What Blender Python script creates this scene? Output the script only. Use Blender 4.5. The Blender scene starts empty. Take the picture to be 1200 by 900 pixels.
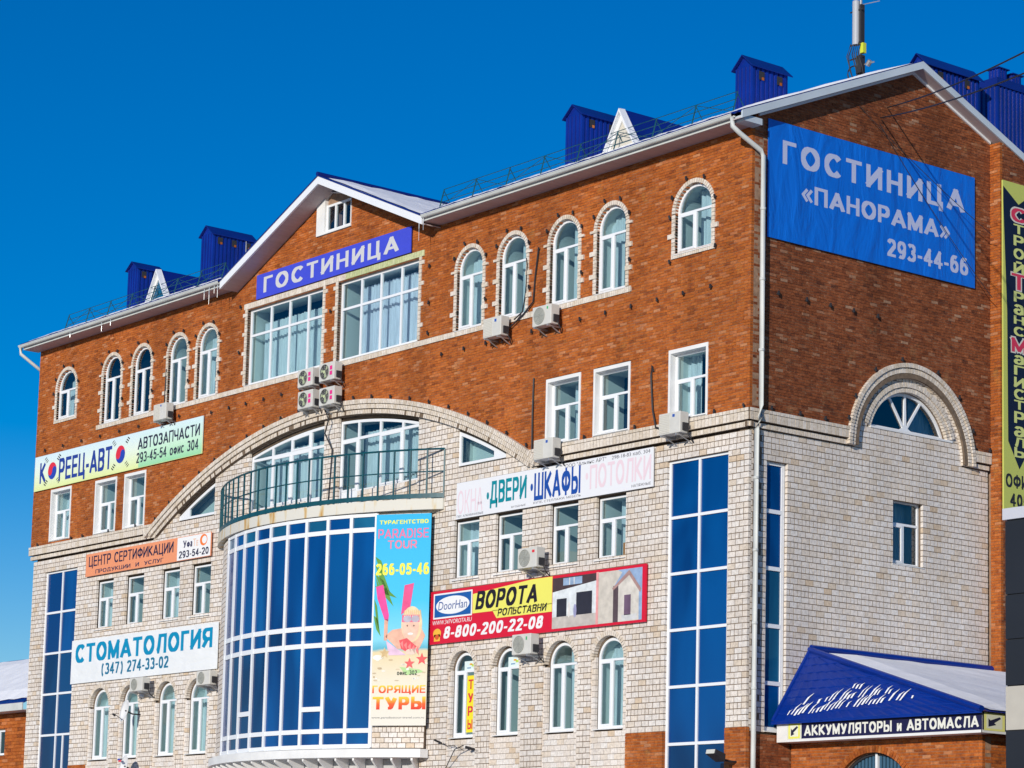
import bpy, bmesh, math, random
from mathutils import Vector, Matrix
R = random.Random(7)
rad = math.radians
S = bpy.context.scene
COL = S.collection

# ------------------------------------------------------------------ camera
CAM_LOC = (45.22174, -43.61549, 1.65)
cr = Vector((0.61586176, 0.78741935, 0.02617358))
cu = Vector((0.09527911, -0.10741561, 0.98963821))
cw = Vector((-0.78207173, 0.60698653, 0.14117779))
cam = bpy.data.cameras.new('camera')
cam.sensor_fit = 'HORIZONTAL'; cam.sensor_width = 36.0
cam.lens = 3021.41 / 1200 * 36.0
cam.shift_x = (600 - 554.19) / 1200
cam.shift_y = (638.66 - 450) / 1200
cam.clip_start = 0.5; cam.clip_end = 6000
co = bpy.data.objects.new('camera', cam); COL.objects.link(co)
M = Matrix((cr, cu, -cw)).transposed().to_4x4(); M.translation = Vector(CAM_LOC)
co.matrix_world = M
S.camera = co

# ------------------------------------------------------------------ light
SUN = Vector((0.52, -1.0, 0.29)).normalized()      # towards the sun
el = math.asin(SUN.z); az = math.atan2(SUN.x, SUN.y)
w = bpy.data.worlds.new('World'); S.world = w; w.use_nodes = True
nt = w.node_tree; nt.nodes.clear()
sky = nt.nodes.new('ShaderNodeTexSky'); sky.sky_type = 'NISHITA'; sky.sun_disc = False
sky.sun_elevation = el; sky.sun_rotation = az
sky.air_density = 1.0; sky.dust_density = 0.25; sky.ozone_density = 3.0; sky.altitude = 900
hs = nt.nodes.new('ShaderNodeHueSaturation'); hs.inputs['Saturation'].default_value = 1.55; hs.inputs['Value'].default_value = .93; hs.inputs['Hue'].default_value = 0.513
bg = nt.nodes.new('ShaderNodeBackground'); bg.inputs['Strength'].default_value = 0.12
wo = nt.nodes.new('ShaderNodeOutputWorld')
nt.links.new(sky.outputs[0], hs.inputs['Color']); nt.links.new(hs.outputs[0], bg.inputs[0]); nt.links.new(bg.outputs[0], wo.inputs[0])
sl = bpy.data.lights.new('sun', 'SUN'); sl.energy = 3.75; sl.angle = rad(0.53); sl.color = (1.0, 0.93, 0.82)
so = bpy.data.objects.new('sun', sl); COL.objects.link(so)
so.rotation_euler = SUN.to_track_quat('Z', 'Y').to_euler()
S.view_settings.view_transform = 'Standard'; S.view_settings.look = 'None'
S.view_settings.exposure = 0.0; S.view_settings.gamma = 1.0

# ------------------------------------------------------------------ materials
def new_mat(name):
    m = bpy.data.materials.new(name); m.use_nodes = True
    nt = m.node_tree
    return m, nt, nt.nodes['Principled BSDF']
def mat(name, c, rough=0.6, spec=0.4, metal=0.0, var=0.0, scale=3.0, bump=0.0, bscale=40.0, coat=0.0, streak=None):
    m, nt, b = new_mat(name)
    b.inputs['Base Color'].default_value = (*c, 1); b.inputs['Roughness'].default_value = rough
    b.inputs['Specular IOR Level'].default_value = spec; b.inputs['Metallic'].default_value = metal
    b.inputs['Coat Weight'].default_value = coat
    tc = nt.nodes.new('ShaderNodeTexCoord')
    src = tc.outputs['Object']
    if streak:
        mp = nt.nodes.new('ShaderNodeMapping'); mp.inputs['Scale'].default_value = streak
        nt.links.new(src, mp.inputs[0]); src = mp.outputs[0]
    if var:
        n = nt.nodes.new('ShaderNodeTexNoise'); n.inputs['Scale'].default_value = scale; n.inputs['Detail'].default_value = 5
        r = nt.nodes.new('ShaderNodeValToRGB')
        lo = tuple(max(0, x * (1 - var)) for x in c); hi = tuple(min(1, x * (1 + var * .6)) for x in c)
        r.color_ramp.elements[0].position = .3; r.color_ramp.elements[1].position = .7
        r.color_ramp.elements[0].color = (*lo, 1); r.color_ramp.elements[1].color = (*hi, 1)
        nt.links.new(src, n.inputs['Vector']); nt.links.new(n.outputs['Fac'], r.inputs[0])
        nt.links.new(r.outputs[0], b.inputs['Base Color'])
    if bump:
        n2 = nt.nodes.new('ShaderNodeTexNoise'); n2.inputs['Scale'].default_value = bscale; n2.inputs['Detail'].default_value = 3
        bp = nt.nodes.new('ShaderNodeBump'); bp.inputs['Strength'].default_value = bump; bp.inputs['Distance'].default_value = .02
        nt.links.new(src, n2.inputs['Vector']); nt.links.new(n2.outputs['Fac'], bp.inputs['Height']); nt.links.new(bp.outputs[0], b.inputs['Normal'])
    return m
def brick_mat(name, stops, stain=(0.6, 1.15), stain_scale=.35, rough=.85, blotch=None, mott=None):
    """each brick has a number of its own (attribute rnd, plus the object's random) that picks its clay; a broad stain and a fine grain lie over it"""
    m, nt, b = new_mat(name)
    b.inputs['Roughness'].default_value = rough; b.inputs['Specular IOR Level'].default_value = .2
    at = nt.nodes.new('ShaderNodeAttribute'); at.attribute_name = 'rnd'
    oi = nt.nodes.new('ShaderNodeObjectInfo')
    ad = nt.nodes.new('ShaderNodeMath'); ad.operation = 'ADD'
    fr = nt.nodes.new('ShaderNodeMath'); fr.operation = 'FRACT'
    nt.links.new(at.outputs['Fac'], ad.inputs[0]); nt.links.new(oi.outputs['Random'], ad.inputs[1]); nt.links.new(ad.outputs[0], fr.inputs[0])
    r = nt.nodes.new('ShaderNodeValToRGB'); e = r.color_ramp.elements
    e[0].position = stops[0][0]; e[0].color = (*stops[0][1], 1)
    e[1].position = stops[-1][0]; e[1].color = (*stops[-1][1], 1)
    for p, c in stops[1:-1]:
        x = e.new(p); x.color = (*c, 1)
    nt.links.new(fr.outputs[0], r.inputs[0])
    g = nt.nodes.new('ShaderNodeNewGeometry')
    n = nt.nodes.new('ShaderNodeTexNoise'); n.inputs['Scale'].default_value = stain_scale; n.inputs['Detail'].default_value = 4
    n2 = nt.nodes.new('ShaderNodeTexNoise'); n2.inputs['Scale'].default_value = 14; n2.inputs['Detail'].default_value = 6; n2.inputs['Roughness'].default_value = .7
    mps = nt.nodes.new('ShaderNodeMapping'); mps.inputs['Scale'].default_value = (1.6, 1.6, .45); nt.links.new(g.outputs['Position'], mps.inputs[0])
    nt.links.new(mps.outputs[0], n.inputs['Vector']); nt.links.new(g.outputs['Position'], n2.inputs['Vector'])
    a = nt.nodes.new('ShaderNodeMapRange'); a.inputs['From Min'].default_value = .3; a.inputs['From Max'].default_value = .7
    a.inputs['To Min'].default_value = stain[0]; a.inputs['To Max'].default_value = stain[1]
    a2 = nt.nodes.new('ShaderNodeMapRange'); a2.inputs['From Min'].default_value = .3; a2.inputs['From Max'].default_value = .7
    a2.inputs['To Min'].default_value = .75; a2.inputs['To Max'].default_value = 1.22
    nt.links.new(n.outputs['Fac'], a.inputs[0]); nt.links.new(n2.outputs['Fac'], a2.inputs[0])
    mu = nt.nodes.new('ShaderNodeMath'); mu.operation = 'MULTIPLY'
    nt.links.new(a.outputs[0], mu.inputs[0]); nt.links.new(a2.outputs[0], mu.inputs[1])
    vm = nt.nodes.new('ShaderNodeVectorMath'); vm.operation = 'SCALE'
    base = r.outputs[0]
    if mott:   # fine mottling inside and across the bricks
        mpp = nt.nodes.new('ShaderNodeMapping'); mpp.inputs['Scale'].default_value = (.7, .7, 1.5); nt.links.new(g.outputs['Position'], mpp.inputs[0])
        n4 = nt.nodes.new('ShaderNodeTexNoise'); n4.inputs['Scale'].default_value = 7.5; n4.inputs['Detail'].default_value = 3.0; n4.inputs['Roughness'].default_value = .75; nt.links.new(mpp.outputs[0], n4.inputs['Vector'])
        r4 = nt.nodes.new('ShaderNodeValToRGB'); e4 = r4.color_ramp.elements
        e4[0].position = mott[0][0]; e4[0].color = (*mott[0][1], 1); e4[1].position = mott[-1][0]; e4[1].color = (*mott[-1][1], 1)
        for p, c in mott[1:-1]:
            x = e4.new(p); x.color = (*c, 1)
        nt.links.new(n4.outputs['Fac'], r4.inputs[0])
        m4 = nt.nodes.new('ShaderNodeMix'); m4.data_type = 'RGBA'; m4.inputs['Factor'].default_value = .54
        nt.links.new(base, m4.inputs['A']); nt.links.new(r4.outputs[0], m4.inputs['B']); base = m4.outputs['Result']
    nt.links.new(base, vm.inputs[0]); nt.links.new(mu.outputs[0], vm.inputs['Scale'])
    last = vm.outputs[0]
    if blotch:   # patches of yellowish bloom
        n3 = nt.nodes.new('ShaderNodeTexNoise'); n3.inputs['Scale'].default_value = 1.3; n3.inputs['Detail'].default_value = 8; n3.inputs['Roughness'].default_value = .75
        nt.links.new(g.outputs['Position'], n3.inputs['Vector'])
        m3 = nt.nodes.new('ShaderNodeMapRange'); m3.inputs['From Min'].default_value = .58; m3.inputs['From Max'].default_value = .72; m3.inputs['To Max'].default_value = .5
        nt.links.new(n3.outputs['Fac'], m3.inputs[0])
        mx = nt.nodes.new('ShaderNodeMix'); mx.data_type = 'RGBA'; mx.inputs['B'].default_value = (*blotch, 1)
        nt.links.new(m3.outputs[0], mx.inputs['Factor']); nt.links.new(last, mx.inputs['A']); last = mx.outputs['Result']
    nt.links.new(last, b.inputs['Base Color'])
    bp = nt.nodes.new('ShaderNodeBump'); bp.inputs['Strength'].default_value = .5; bp.inputs['Distance'].default_value = .02
    nt.links.new(n2.outputs['Fac'], bp.inputs['Height']); nt.links.new(bp.outputs[0], b.inputs['Normal'])
    return m
RED = brick_mat('red_brick', [(0, (.07, .028, .018)), (.10, (.22, .062, .022)), (.25, (.34, .090, .022)), (.6, (.42, .118, .026)), (.86, (.50, .155, .040)), (.95, (.54, .22, .10)), (1, (.60, .34, .19))], stain=(.72, 1.14), blotch=(.50, .27, .07),
                mott=[(.24, (.06, .025, .014)), (.36, (.26, .062, .018)), (.47, (.42, .096, .014)), (.58, (.50, .138, .016)), (.67, (.52, .165, .055)), (.80, (.76, .34, .18))])
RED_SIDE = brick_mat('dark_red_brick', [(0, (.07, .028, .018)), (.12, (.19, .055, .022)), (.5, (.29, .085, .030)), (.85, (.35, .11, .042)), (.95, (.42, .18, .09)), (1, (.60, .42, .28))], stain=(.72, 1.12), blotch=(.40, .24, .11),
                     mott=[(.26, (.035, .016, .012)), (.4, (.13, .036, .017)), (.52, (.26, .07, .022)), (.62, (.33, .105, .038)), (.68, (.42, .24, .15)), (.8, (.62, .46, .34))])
WHITE = brick_mat('silicate_block', [(0, (.64, .50, .36)), (.05, (.70, .60, .49)), (.22, (.73, .65, .57)), (.6, (.755, .69, .63)), (1, (.78, .735, .69))], stain=(.84, 1.06))
TRIM = brick_mat('pale_trim_brick', [(0, (.62, .53, .42)), (.5, (.69, .61, .52)), (1, (.74, .67, .59))], stain=(.95, 1.05))
MORT_R = mat('red_wall_mortar', (.34, .22, .15), .9, .1, var=.3, scale=8)
MORT_W = mat('pale_wall_mortar', (.19, .14, .10), .9, .1, var=.3, scale=8)
PVC = mat('white_frame', (.80, .82, .85), .35, .5)
PVCG = mat('white_trim', (.80, .80, .79), .5, .4, var=.08, scale=2)
GUTTER = mat('white_gutter', (.60, .62, .60), .45, .4, var=.12, scale=1.5)
SOFFIT = mat('soffit_panel', (.50, .42, .42), .55, .3, var=.1, scale=1, streak=(12, 1, 1))
def glass_mat(name, tint, gl=.10, rough=.01):
    m, nt, b = new_mat(name); nt.nodes.remove(b)
    out = nt.nodes['Material Output']
    t = nt.nodes.new('ShaderNodeBsdfTransparent'); t.inputs[0].default_value = (*tint, 1)
    g = nt.nodes.new('ShaderNodeBsdfGlossy'); g.inputs['Roughness'].default_value = rough; g.inputs[0].default_value = (.95, .97, 1, 1)
    f = nt.nodes.new('ShaderNodeFresnel'); f.inputs['IOR'].default_value = 1.55
    mm = nt.nodes.new('ShaderNodeMath'); mm.operation = 'MULTIPLY_ADD'; mm.inputs[1].default_value = 1.2; mm.inputs[2].default_value = gl * .3
    n = nt.nodes.new('ShaderNodeTexNoise'); n.inputs['Scale'].default_value = 1.1
    gg = nt.nodes.new('ShaderNodeNewGeometry'); nt.links.new(gg.outputs['Position'], n.inputs['Vector'])
    bp = nt.nodes.new('ShaderNodeBump'); bp.inputs['Strength'].default_value = .25; bp.inputs['Distance'].default_value = .03
    nt.links.new(n.outputs['Fac'], bp.inputs['Height']); nt.links.new(bp.outputs[0], g.inputs['Normal'])
    mx = nt.nodes.new('ShaderNodeMixShader')
    nt.links.new(f.outputs[0], mm.inputs[0]); nt.links.new(mm.outputs[0], mx.inputs[0])
    nt.links.new(t.outputs[0], mx.inputs[1]); nt.links.new(g.outputs[0], mx.inputs[2]); nt.links.new(mx.outputs[0], out.inputs[0])
    return m
GLASS = glass_mat('teal_tinted_glass', (.60, .76, .82))
def mirror_glass(name, c, rough=.06):
    m, nt, b = new_mat(name)
    b.inputs['Roughness'].default_value = rough; b.inputs['Specular IOR Level'].default_value = .38
    g = nt.nodes.new('ShaderNodeNewGeometry')
    mp = nt.nodes.new('ShaderNodeMapping'); mp.inputs['Scale'].default_value = (1.3, 1.3, .35); nt.links.new(g.outputs['Position'], mp.inputs[0])
    n = nt.nodes.new('ShaderNodeTexNoise'); n.inputs['Scale'].default_value = .55; n.inputs['Detail'].default_value = 1.0; n.inputs['Distortion'].default_value = 1.1
    r = nt.nodes.new('ShaderNodeValToRGB')  # noise tones in the base colour imitate soft reflections
    r.color_ramp.elements[0].position = .35; r.color_ramp.elements[0].color = (c[0] * .4, c[1] * .5, c[2] * .6, 1)
    r.color_ramp.elements[1].position = .65; r.color_ramp.elements[1].color = (*c, 1)
    nt.links.new(mp.outputs[0], n.inputs['Vector']); nt.links.new(n.outputs['Fac'], r.inputs[0]); nt.links.new(r.outputs[0], b.inputs['Base Color'])
    bp = nt.nodes.new('ShaderNodeBump'); bp.inputs['Strength'].default_value = .12; bp.inputs['Distance'].default_value = .05
    nt.links.new(n.outputs['Fac'], bp.inputs['Height']); nt.links.new(bp.outputs[0], b.inputs['Normal'])
    return m
BLUEGLASS = mirror_glass('blue_mirror_glass', (.001, .072, .27))
BLUEGLASS2 = mirror_glass('lighter_blue_mirror_glass', (.002, .095, .31))
DARKREFL = mirror_glass('blue_glass_dark_reflection', (.002, .05, .17))  # darker colour paints dark reflections into some panes
TEALGLASS = mirror_glass('teal_blue_pane', (.01, .12, .24))
ROOM = mat('pale_room_wall', (.78, .80, .74), .8, .1)
ROOMD = mat('unlit_room_dark', (.02, .035, .06), .9, .1)  # unlit depth of the rooms painted as near-black blue
CURTAIN = mat('sheer_curtain', (.80, .80, .80), .8, .1, var=.18, scale=5, streak=(5, 1, .3))
CURTAINB = mat('violet_blue_curtain', (.84, .80, .86), .8, .1, var=.18, scale=5, streak=(5, 1, .3))
BLUEROOF = mat('blue_roof_metal', (.003, .016, .19), .38, .5, coat=.2, var=.15, scale=.9)
BLUEVENT = mat('blue_profiled_sheet', (.004, .022, .24), .28, .5, coat=.3, var=.2, scale=1.2)
SNOW = mat('snow', (.90, .91, .94), .7, .3, var=.06, scale=2, bump=.6, bscale=6)
TEAL = mat('teal_painted_steel', (.004, .075, .10), .4, .5, var=.3, scale=6)
CONC = mat('rust_streaked_white_concrete', (.74, .70, .60), .8, .2, var=.12, scale=3)
def rusty():
    m, nt, b = new_mat('rust_stained_concrete')
    b.inputs['Roughness'].default_value = .85
    g = nt.nodes.new('ShaderNodeNewGeometry')
    mp = nt.nodes.new('ShaderNodeMapping'); mp.inputs['Scale'].default_value = (2.2, 2.2, .35); nt.links.new(g.outputs['Position'], mp.inputs[0])
    n = nt.nodes.new('ShaderNodeTexNoise'); n.inputs['Scale'].default_value = 1.4; n.inputs['Detail'].default_value = 4
    r = nt.nodes.new('ShaderNodeValToRGB'); e = r.color_ramp.elements
    e[0].position = .34; e[0].color = (.50, .28, .08, 1); e[1].position = .47; e[1].color = (.66, .64, .57, 1)
    x = e.new(.41); x.color = (.62, .50, .30, 1)
    nt.links.new(mp.outputs[0], n.inputs['Vector']); nt.links.new(n.outputs['Fac'], r.inputs[0]); nt.links.new(r.outputs[0], b.inputs['Base Color'])
    return m
RUST = rusty()
IRON = mat('dark_iron', (.03, .03, .035), .6, .3)
ACW = mat('ac_casing_white', (.62, .61, .57), .5, .4, var=.07, scale=4)
ACG = mat('ac_grille_grey', (.36, .37, .34), .6, .3)
ACB = mat('ac_beige_louvre', (.62, .60, .54), .6, .3)
BLACK = mat('black_print', (.012, .012, .018), .6, .3)
STEEL = mat('galvanised_steel', (.45, .46, .48), .45, .5, metal=.5, var=.2, scale=5)
MASTW = mat('antenna_grey', (.40, .42, .46), .5, .4)
ASPHALT = mat('snowy_asphalt', (.42, .42, .43), .9, .2, var=.3, scale=.08)
pm = {}
def P(c, rough=.55):
    k = tuple(round(x, 3) for x in c)
    if k not in pm: pm[k] = mat('print_colour', c, rough, .3)
    return pm[k]

def PV(c):
    k = ('v',) + tuple(round(x, 3) for x in c)
    if k not in pm: pm[k] = mat('photo_print', c, .55, .3, var=.2, scale=4.5)
    return pm[k]
# ------------------------------------------------------------------ helpers
def link(o, parent=None):
    COL.objects.link(o)
    if parent is not None:
        o.parent = parent
        o.matrix_parent_inverse = PINV.get(parent.name, Matrix())
    return o
PINV = {}
def thing(name, label, cat, loc=(0, 0, 0), group=None):
    o = bpy.data.objects.new(name, None); o.empty_display_size = .3; COL.objects.link(o)
    o.location = loc; PINV[o.name] = Matrix.Translation(-Vector(loc))
    o['label'] = label; o['category'] = cat
    if group: o['group'] = group
    return o
def tag(o, label=None, cat=None, group=None, kind=None):
    if label: o['label'] = label
    if cat: o['category'] = cat
    if group: o['group'] = group
    if kind: o['kind'] = kind
    return o
class MB:
    def __init__(s): s.v = []; s.f = []; s.r = []
    def quad(s, a, b, c, d, r=0.):
        n = len(s.v); s.v += [a, b, c, d]; s.f.append((n, n + 1, n + 2, n + 3)); s.r.append(r)
    def box(s, x0, x1, y0, y1, z0, z1, r=0., back=True):
        n = len(s.v)
        s.v += [(x0, y0, z0), (x1, y0, z0), (x1, y1, z0), (x0, y1, z0), (x0, y0, z1), (x1, y0, z1), (x1, y1, z1), (x0, y1, z1)]
        F = [(0, 1, 5, 4), (1, 2, 6, 5), (3, 0, 4, 7), (4, 5, 6, 7), (3, 2, 1, 0)]
        if back: F.append((2, 3, 7, 6))
        s.f += [tuple(n + i for i in f) for f in F]; s.r += [r] * len(F)
    def hexa(s, p, r=0.):
        """eight corners: bottom four, top four"""
        n = len(s.v); s.v += [tuple(q) for q in p]
        F = [(0, 1, 5, 4), (1, 2, 6, 5), (2, 3, 7, 6), (3, 0, 4, 7), (4, 5, 6, 7), (3, 2, 1, 0)]
        s.f += [tuple(n + i for i in f) for f in F]; s.r += [r] * 6
    def prism(s, pts, z0, z1):
        """xy outline between two heights"""
        n = len(s.v); k = len(pts)
        s.v += [(x, y, z0) for x, y in pts] + [(x, y, z1) for x, y in pts]
        s.f.append(tuple(range(n, n + k))[::-1]); s.f.append(tuple(range(n + k, n + 2 * k))); s.r += [0, 0]
        for i in range(k):
            j = (i + 1) % k; s.f.append((n + i, n + j, n + k + j, n + k + i)); s.r.append(0)
    def tube(s, pts, r, n=8, cap=True):
        pts = [Vector(p) for p in pts]; base = len(s.v); k = len(pts)
        for i, p in enumerate(pts):
            d = (pts[min(i + 1, k - 1)] - pts[max(i - 1, 0)]).normalized()
            u = d.cross(Vector((0, 0, 1)))
            if u.length < .05: u = d.cross(Vector((1, 0, 0)))
            u.normalize(); v = d.cross(u)
            for a in range(n):
                t = 2 * math.pi * a / n; s.v.append(tuple(p + u * math.cos(t) * r + v * math.sin(t) * r))
        for i in range(k - 1):
            for a in range(n):
                b = (a + 1) % n; s.f.append((base + i * n + a, base + i * n + b, base + (i + 1) * n + b, base + (i + 1) * n + a)); s.r.append(0)
        if cap:
            s.f.append(tuple(range(base, base + n))[::-1]); s.f.append(tuple(range(base + (k - 1) * n, base + k * n))); s.r += [0, 0]
    def mesh(s, name, m, fix=False):
        me = bpy.data.meshes.new(name); me.from_pydata(s.v, [], s.f)
        a = me.attributes.new('rnd', 'FLOAT', 'FACE'); a.data.foreach_set('value', s.r)
        me.materials.append(m)
        if fix:
            b = bmesh.new(); b.from_mesh(me); bmesh.ops.recalc_face_normals(b, faces=b.faces); b.to_mesh(me); b.free()
        return me
    def build(s, name, m, parent=None, fix=True, smooth=False, bevel=0):
        me = s.mesh(name, m, fix)
        if smooth:
            me.polygons.foreach_set('use_smooth', [True] * len(me.polygons))
        o = bpy.data.objects.new(name, me)
        if bevel:
            bv = o.modifiers.new('bevel', 'BEVEL'); bv.width = bevel; bv.segments = 2; bv.limit_method = 'ANGLE'
        return link(o, parent)
def obj(name, me, parent=None, loc=None, rz=None):
    o = bpy.data.objects.new(name, me); link(o, parent)
    if loc: o.location = loc
    if rz: o.rotation_euler = (0, 0, rz)
    return o
def plate(outer, holes, t, m, name='plate'):
    """outline with holes in the u-v plane, front face at depth 0, back face at depth t (local x, y=depth, z)"""
    c = bpy.data.curves.new('tmp', 'CURVE'); c.dimensions = '2D'; c.fill_mode = 'BOTH'; c.extrude = t / 2
    for poly in [outer] + list(holes):
        sp = c.splines.new('POLY'); sp.points.add(len(poly) - 1); sp.use_cyclic_u = True
        for i, (x, y) in enumerate(poly): sp.points[i].co = (x, y, 0, 1)
    o = bpy.data.objects.new('tmp', c)
    me = bpy.data.meshes.new_from_object(o)
    bpy.data.objects.remove(o); bpy.data.curves.remove(c)
    me.name = name
    n = len(me.vertices); co = [0.] * (3 * n); me.vertices.foreach_get('co', co)
    for i in range(n):
        x, y, z = co[3 * i:3 * i + 3]; co[3 * i:3 * i + 3] = (x, t / 2 - z, y)
    me.vertices.foreach_set('co', co); me.materials.clear(); me.materials.append(m)
    me.polygons.foreach_set('use_smooth', [False] * len(me.polygons))
    me.update()
    return me
def poly_mesh(pts, y, m, name='sheet'):
    """flat outline at depth y"""
    return plate(pts, [], .0, m, name) if False else _poly(pts, y, m, name)
def _poly(pts, y, m, name):
    me = bpy.data.meshes.new(name); me.from_pydata([(a, y, b) for a, b in pts], [], [tuple(range(len(pts)))]); me.materials.append(m)
    return me

# ---- brick courses
def subtract(iv, holes):
    out = []
    for a, b in iv:
        segs = [(a, b)]
        for h0, h1 in holes:
            ns = []
            for s0, s1 in segs:
                if h1 <= s0 or h0 >= s1: ns.append((s0, s1)); continue
                if h0 > s0: ns.append((s0, h0))
                if h1 < s1: ns.append((h1, s1))
            segs = ns
        out += segs
    return out
class Opening:
    """rectangle x0..x1, z0..z1; arch = radius of a round top whose springing is z1"""
    def __init__(s, x0, x1, z0, z1, arch=None, cz=None):
        s.x0, s.x1, s.z0, s.z1, s.arch = x0, x1, z0, z1, arch
        s.cx = (x0 + x1) / 2; s.cz = z1 if cz is None else cz
    def at(s, z):
        if z < s.z0: return None
        if s.arch is None:
            return (s.x0, s.x1) if z <= s.z1 else None
        if z <= s.z1: return (s.x0, s.x1)
        d = s.arch ** 2 - (z - s.cz) ** 2
        if d <= 0: return None
        d = math.sqrt(d); return (s.cx - d, s.cx + d)
    def poly(s, grow=0, n=20):
        x0, x1 = s.x0 - grow, s.x1 + grow
        if s.arch is None: return [(x0, s.z0 - grow), (x1, s.z0 - grow), (x1, s.z1 + grow), (x0, s.z1 + grow)]
        r = s.arch + grow
        a0 = math.acos(min(1, max(-1, (x1 - s.cx) / r)))
        pts = [(x0, s.z0 - grow), (x1, s.z0 - grow)]
        if s.cz + r * math.sin(a0) > s.z1 + 1e-4 and False: pass
        for i in range(n + 1):
            a = a0 + (math.pi - 2 * a0) * i / n
            pts.append((s.cx + r * math.cos(a), s.cz + r * math.sin(a)))
        return pts
def courses(span, z0, z1, h, lens, gap, holes, face, depth, mort_front, header_every=0, rb=None, rmort=None, jitter=.003, phase=0., minlen=.05, rng=R):
    """fill span(z)->intervals with bricks; lens = brick length; returns (bricks MB, mortar MB, list of boxes)"""
    boxes = []; mo = MB(); n = int(round((z1 - z0) / h)); 
    for k in range(n):
        a = z0 + k * h; b = a + h; zm = (a + b) / 2
        iv = span(zm)
        hs = [q for q in (o.at(zm) for o in holes) if q]
        iv = subtract(iv, hs)
        hdr = header_every and k % header_every == header_every - 1
        L = lens / 2 if hdr else lens
        off = phase + (0 if (hdr or k % 2 == 0) else L / 2) + (rng.uniform(-.01, .01))
        for s0, s1 in iv:
            if s1 - s0 < .03: continue
            mo.box(s0 + .009, s1 - .009, face + mort_front, face + depth, a, b, 0., False)
            i = math.floor((s0 - off) / L)
            x = off + i * L
            while x < s1:
                p0, p1 = max(x, s0), min(x + L, s1)
                if s1 - p1 < minlen: p1 = s1
                if p0 == s0 and p1 - p0 < minlen and p1 < s1: p1 = min(x + 2 * L, s1); x += L
                if p1 - p0 >= minlen or (p1 - p0 > .02 and p0 == s0 and p1 < s1):
                    q0 = p0 + (gap / 2 if p0 > s0 + 1e-6 else 0); q1 = p1 - (gap / 2 if p1 < s1 - 1e-6 else 0)
                    j = rng.uniform(-jitter, jitter)
                    boxes.append((q0, q1, face + j, face + depth - .004, a + gap / 2, b - gap / 2, (rng.random() * .22 if hdr else rng.random())))
                x = x + L if p1 < s1 else s1
    return boxes, mo
def boxes_mb(boxes):
    mb = MB()
    for b in boxes: mb.box(b[0], b[1], b[2], b[3], b[4], b[5], b[6], False)
    return mb
def ring(mb, cx, cz, r0, r1, a0, a1, n, y0, y1, gap=.016, rng=R):
    for i in range(n):
        t0 = a0 + (a1 - a0) * i / n; t1 = a0 + (a1 - a0) * (i + 1) / n
        g0 = gap / 2 / r0; g1 = gap / 2 / r1; j = rng.uniform(-.004, .004)
        p = []
        for y in (y0 + j, y1):
            p.append([(cx + r0 * math.cos(t0 + g0), y, cz + r0 * math.sin(t0 + g0)), (cx + r1 * math.cos(t0 + g1), y, cz + r1 * math.sin(t0 + g1)),
                      (cx + r1 * math.cos(t1 - g1), y, cz + r1 * math.sin(t1 - g1)), (cx + r0 * math.cos(t1 - g0), y, cz + r0 * math.sin(t1 - g0))])
        mb.hexa(p[0] + p[1], rng.random())
def ring_solid(cx, cz, r0, r1, a0, a1, n):
    a = [a0 + (a1 - a0) * i / n for i in range(n + 1)]
    return [(cx + r1 * math.cos(t), cz + r1 * math.sin(t)) for t in a] + [(cx + r0 * math.cos(t), cz + r0 * math.sin(t)) for t in reversed(a)]

# ------------------------------------------------------------------ ground
g = MB(); g.quad((-3000, -3000, 0), (3000, -3000, 0), (3000, 3000, 0), (-3000, 3000, 0))
tag(g.build('ground', ASPHALT, fix=False), kind='structure')

# ================================================================== the hotel building
B = thing('hotel_building', 'large four storey hotel of red brick over pale blocks with glazed bow', 'building', (0, 0, 0))
XL = -36.8; WX = -.1   # left end of the front wall; pale walls sit .1 m behind the red ones
WY = .1
EZ, RZ, RYM = 21.45, 24.15, 5.85        # eave height, ridge height, ridge line
GCX, GPZ, GSL = -18.28, 23.80, .434     # front gable
FRONT_ROT = None
rot90 = math.pi / 2

mesh_cache = {}
def window_meshes(key, u0, u1, v0, T, Tin_pts, cols, rows, f, fd, bar, casement):
    pass

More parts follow.
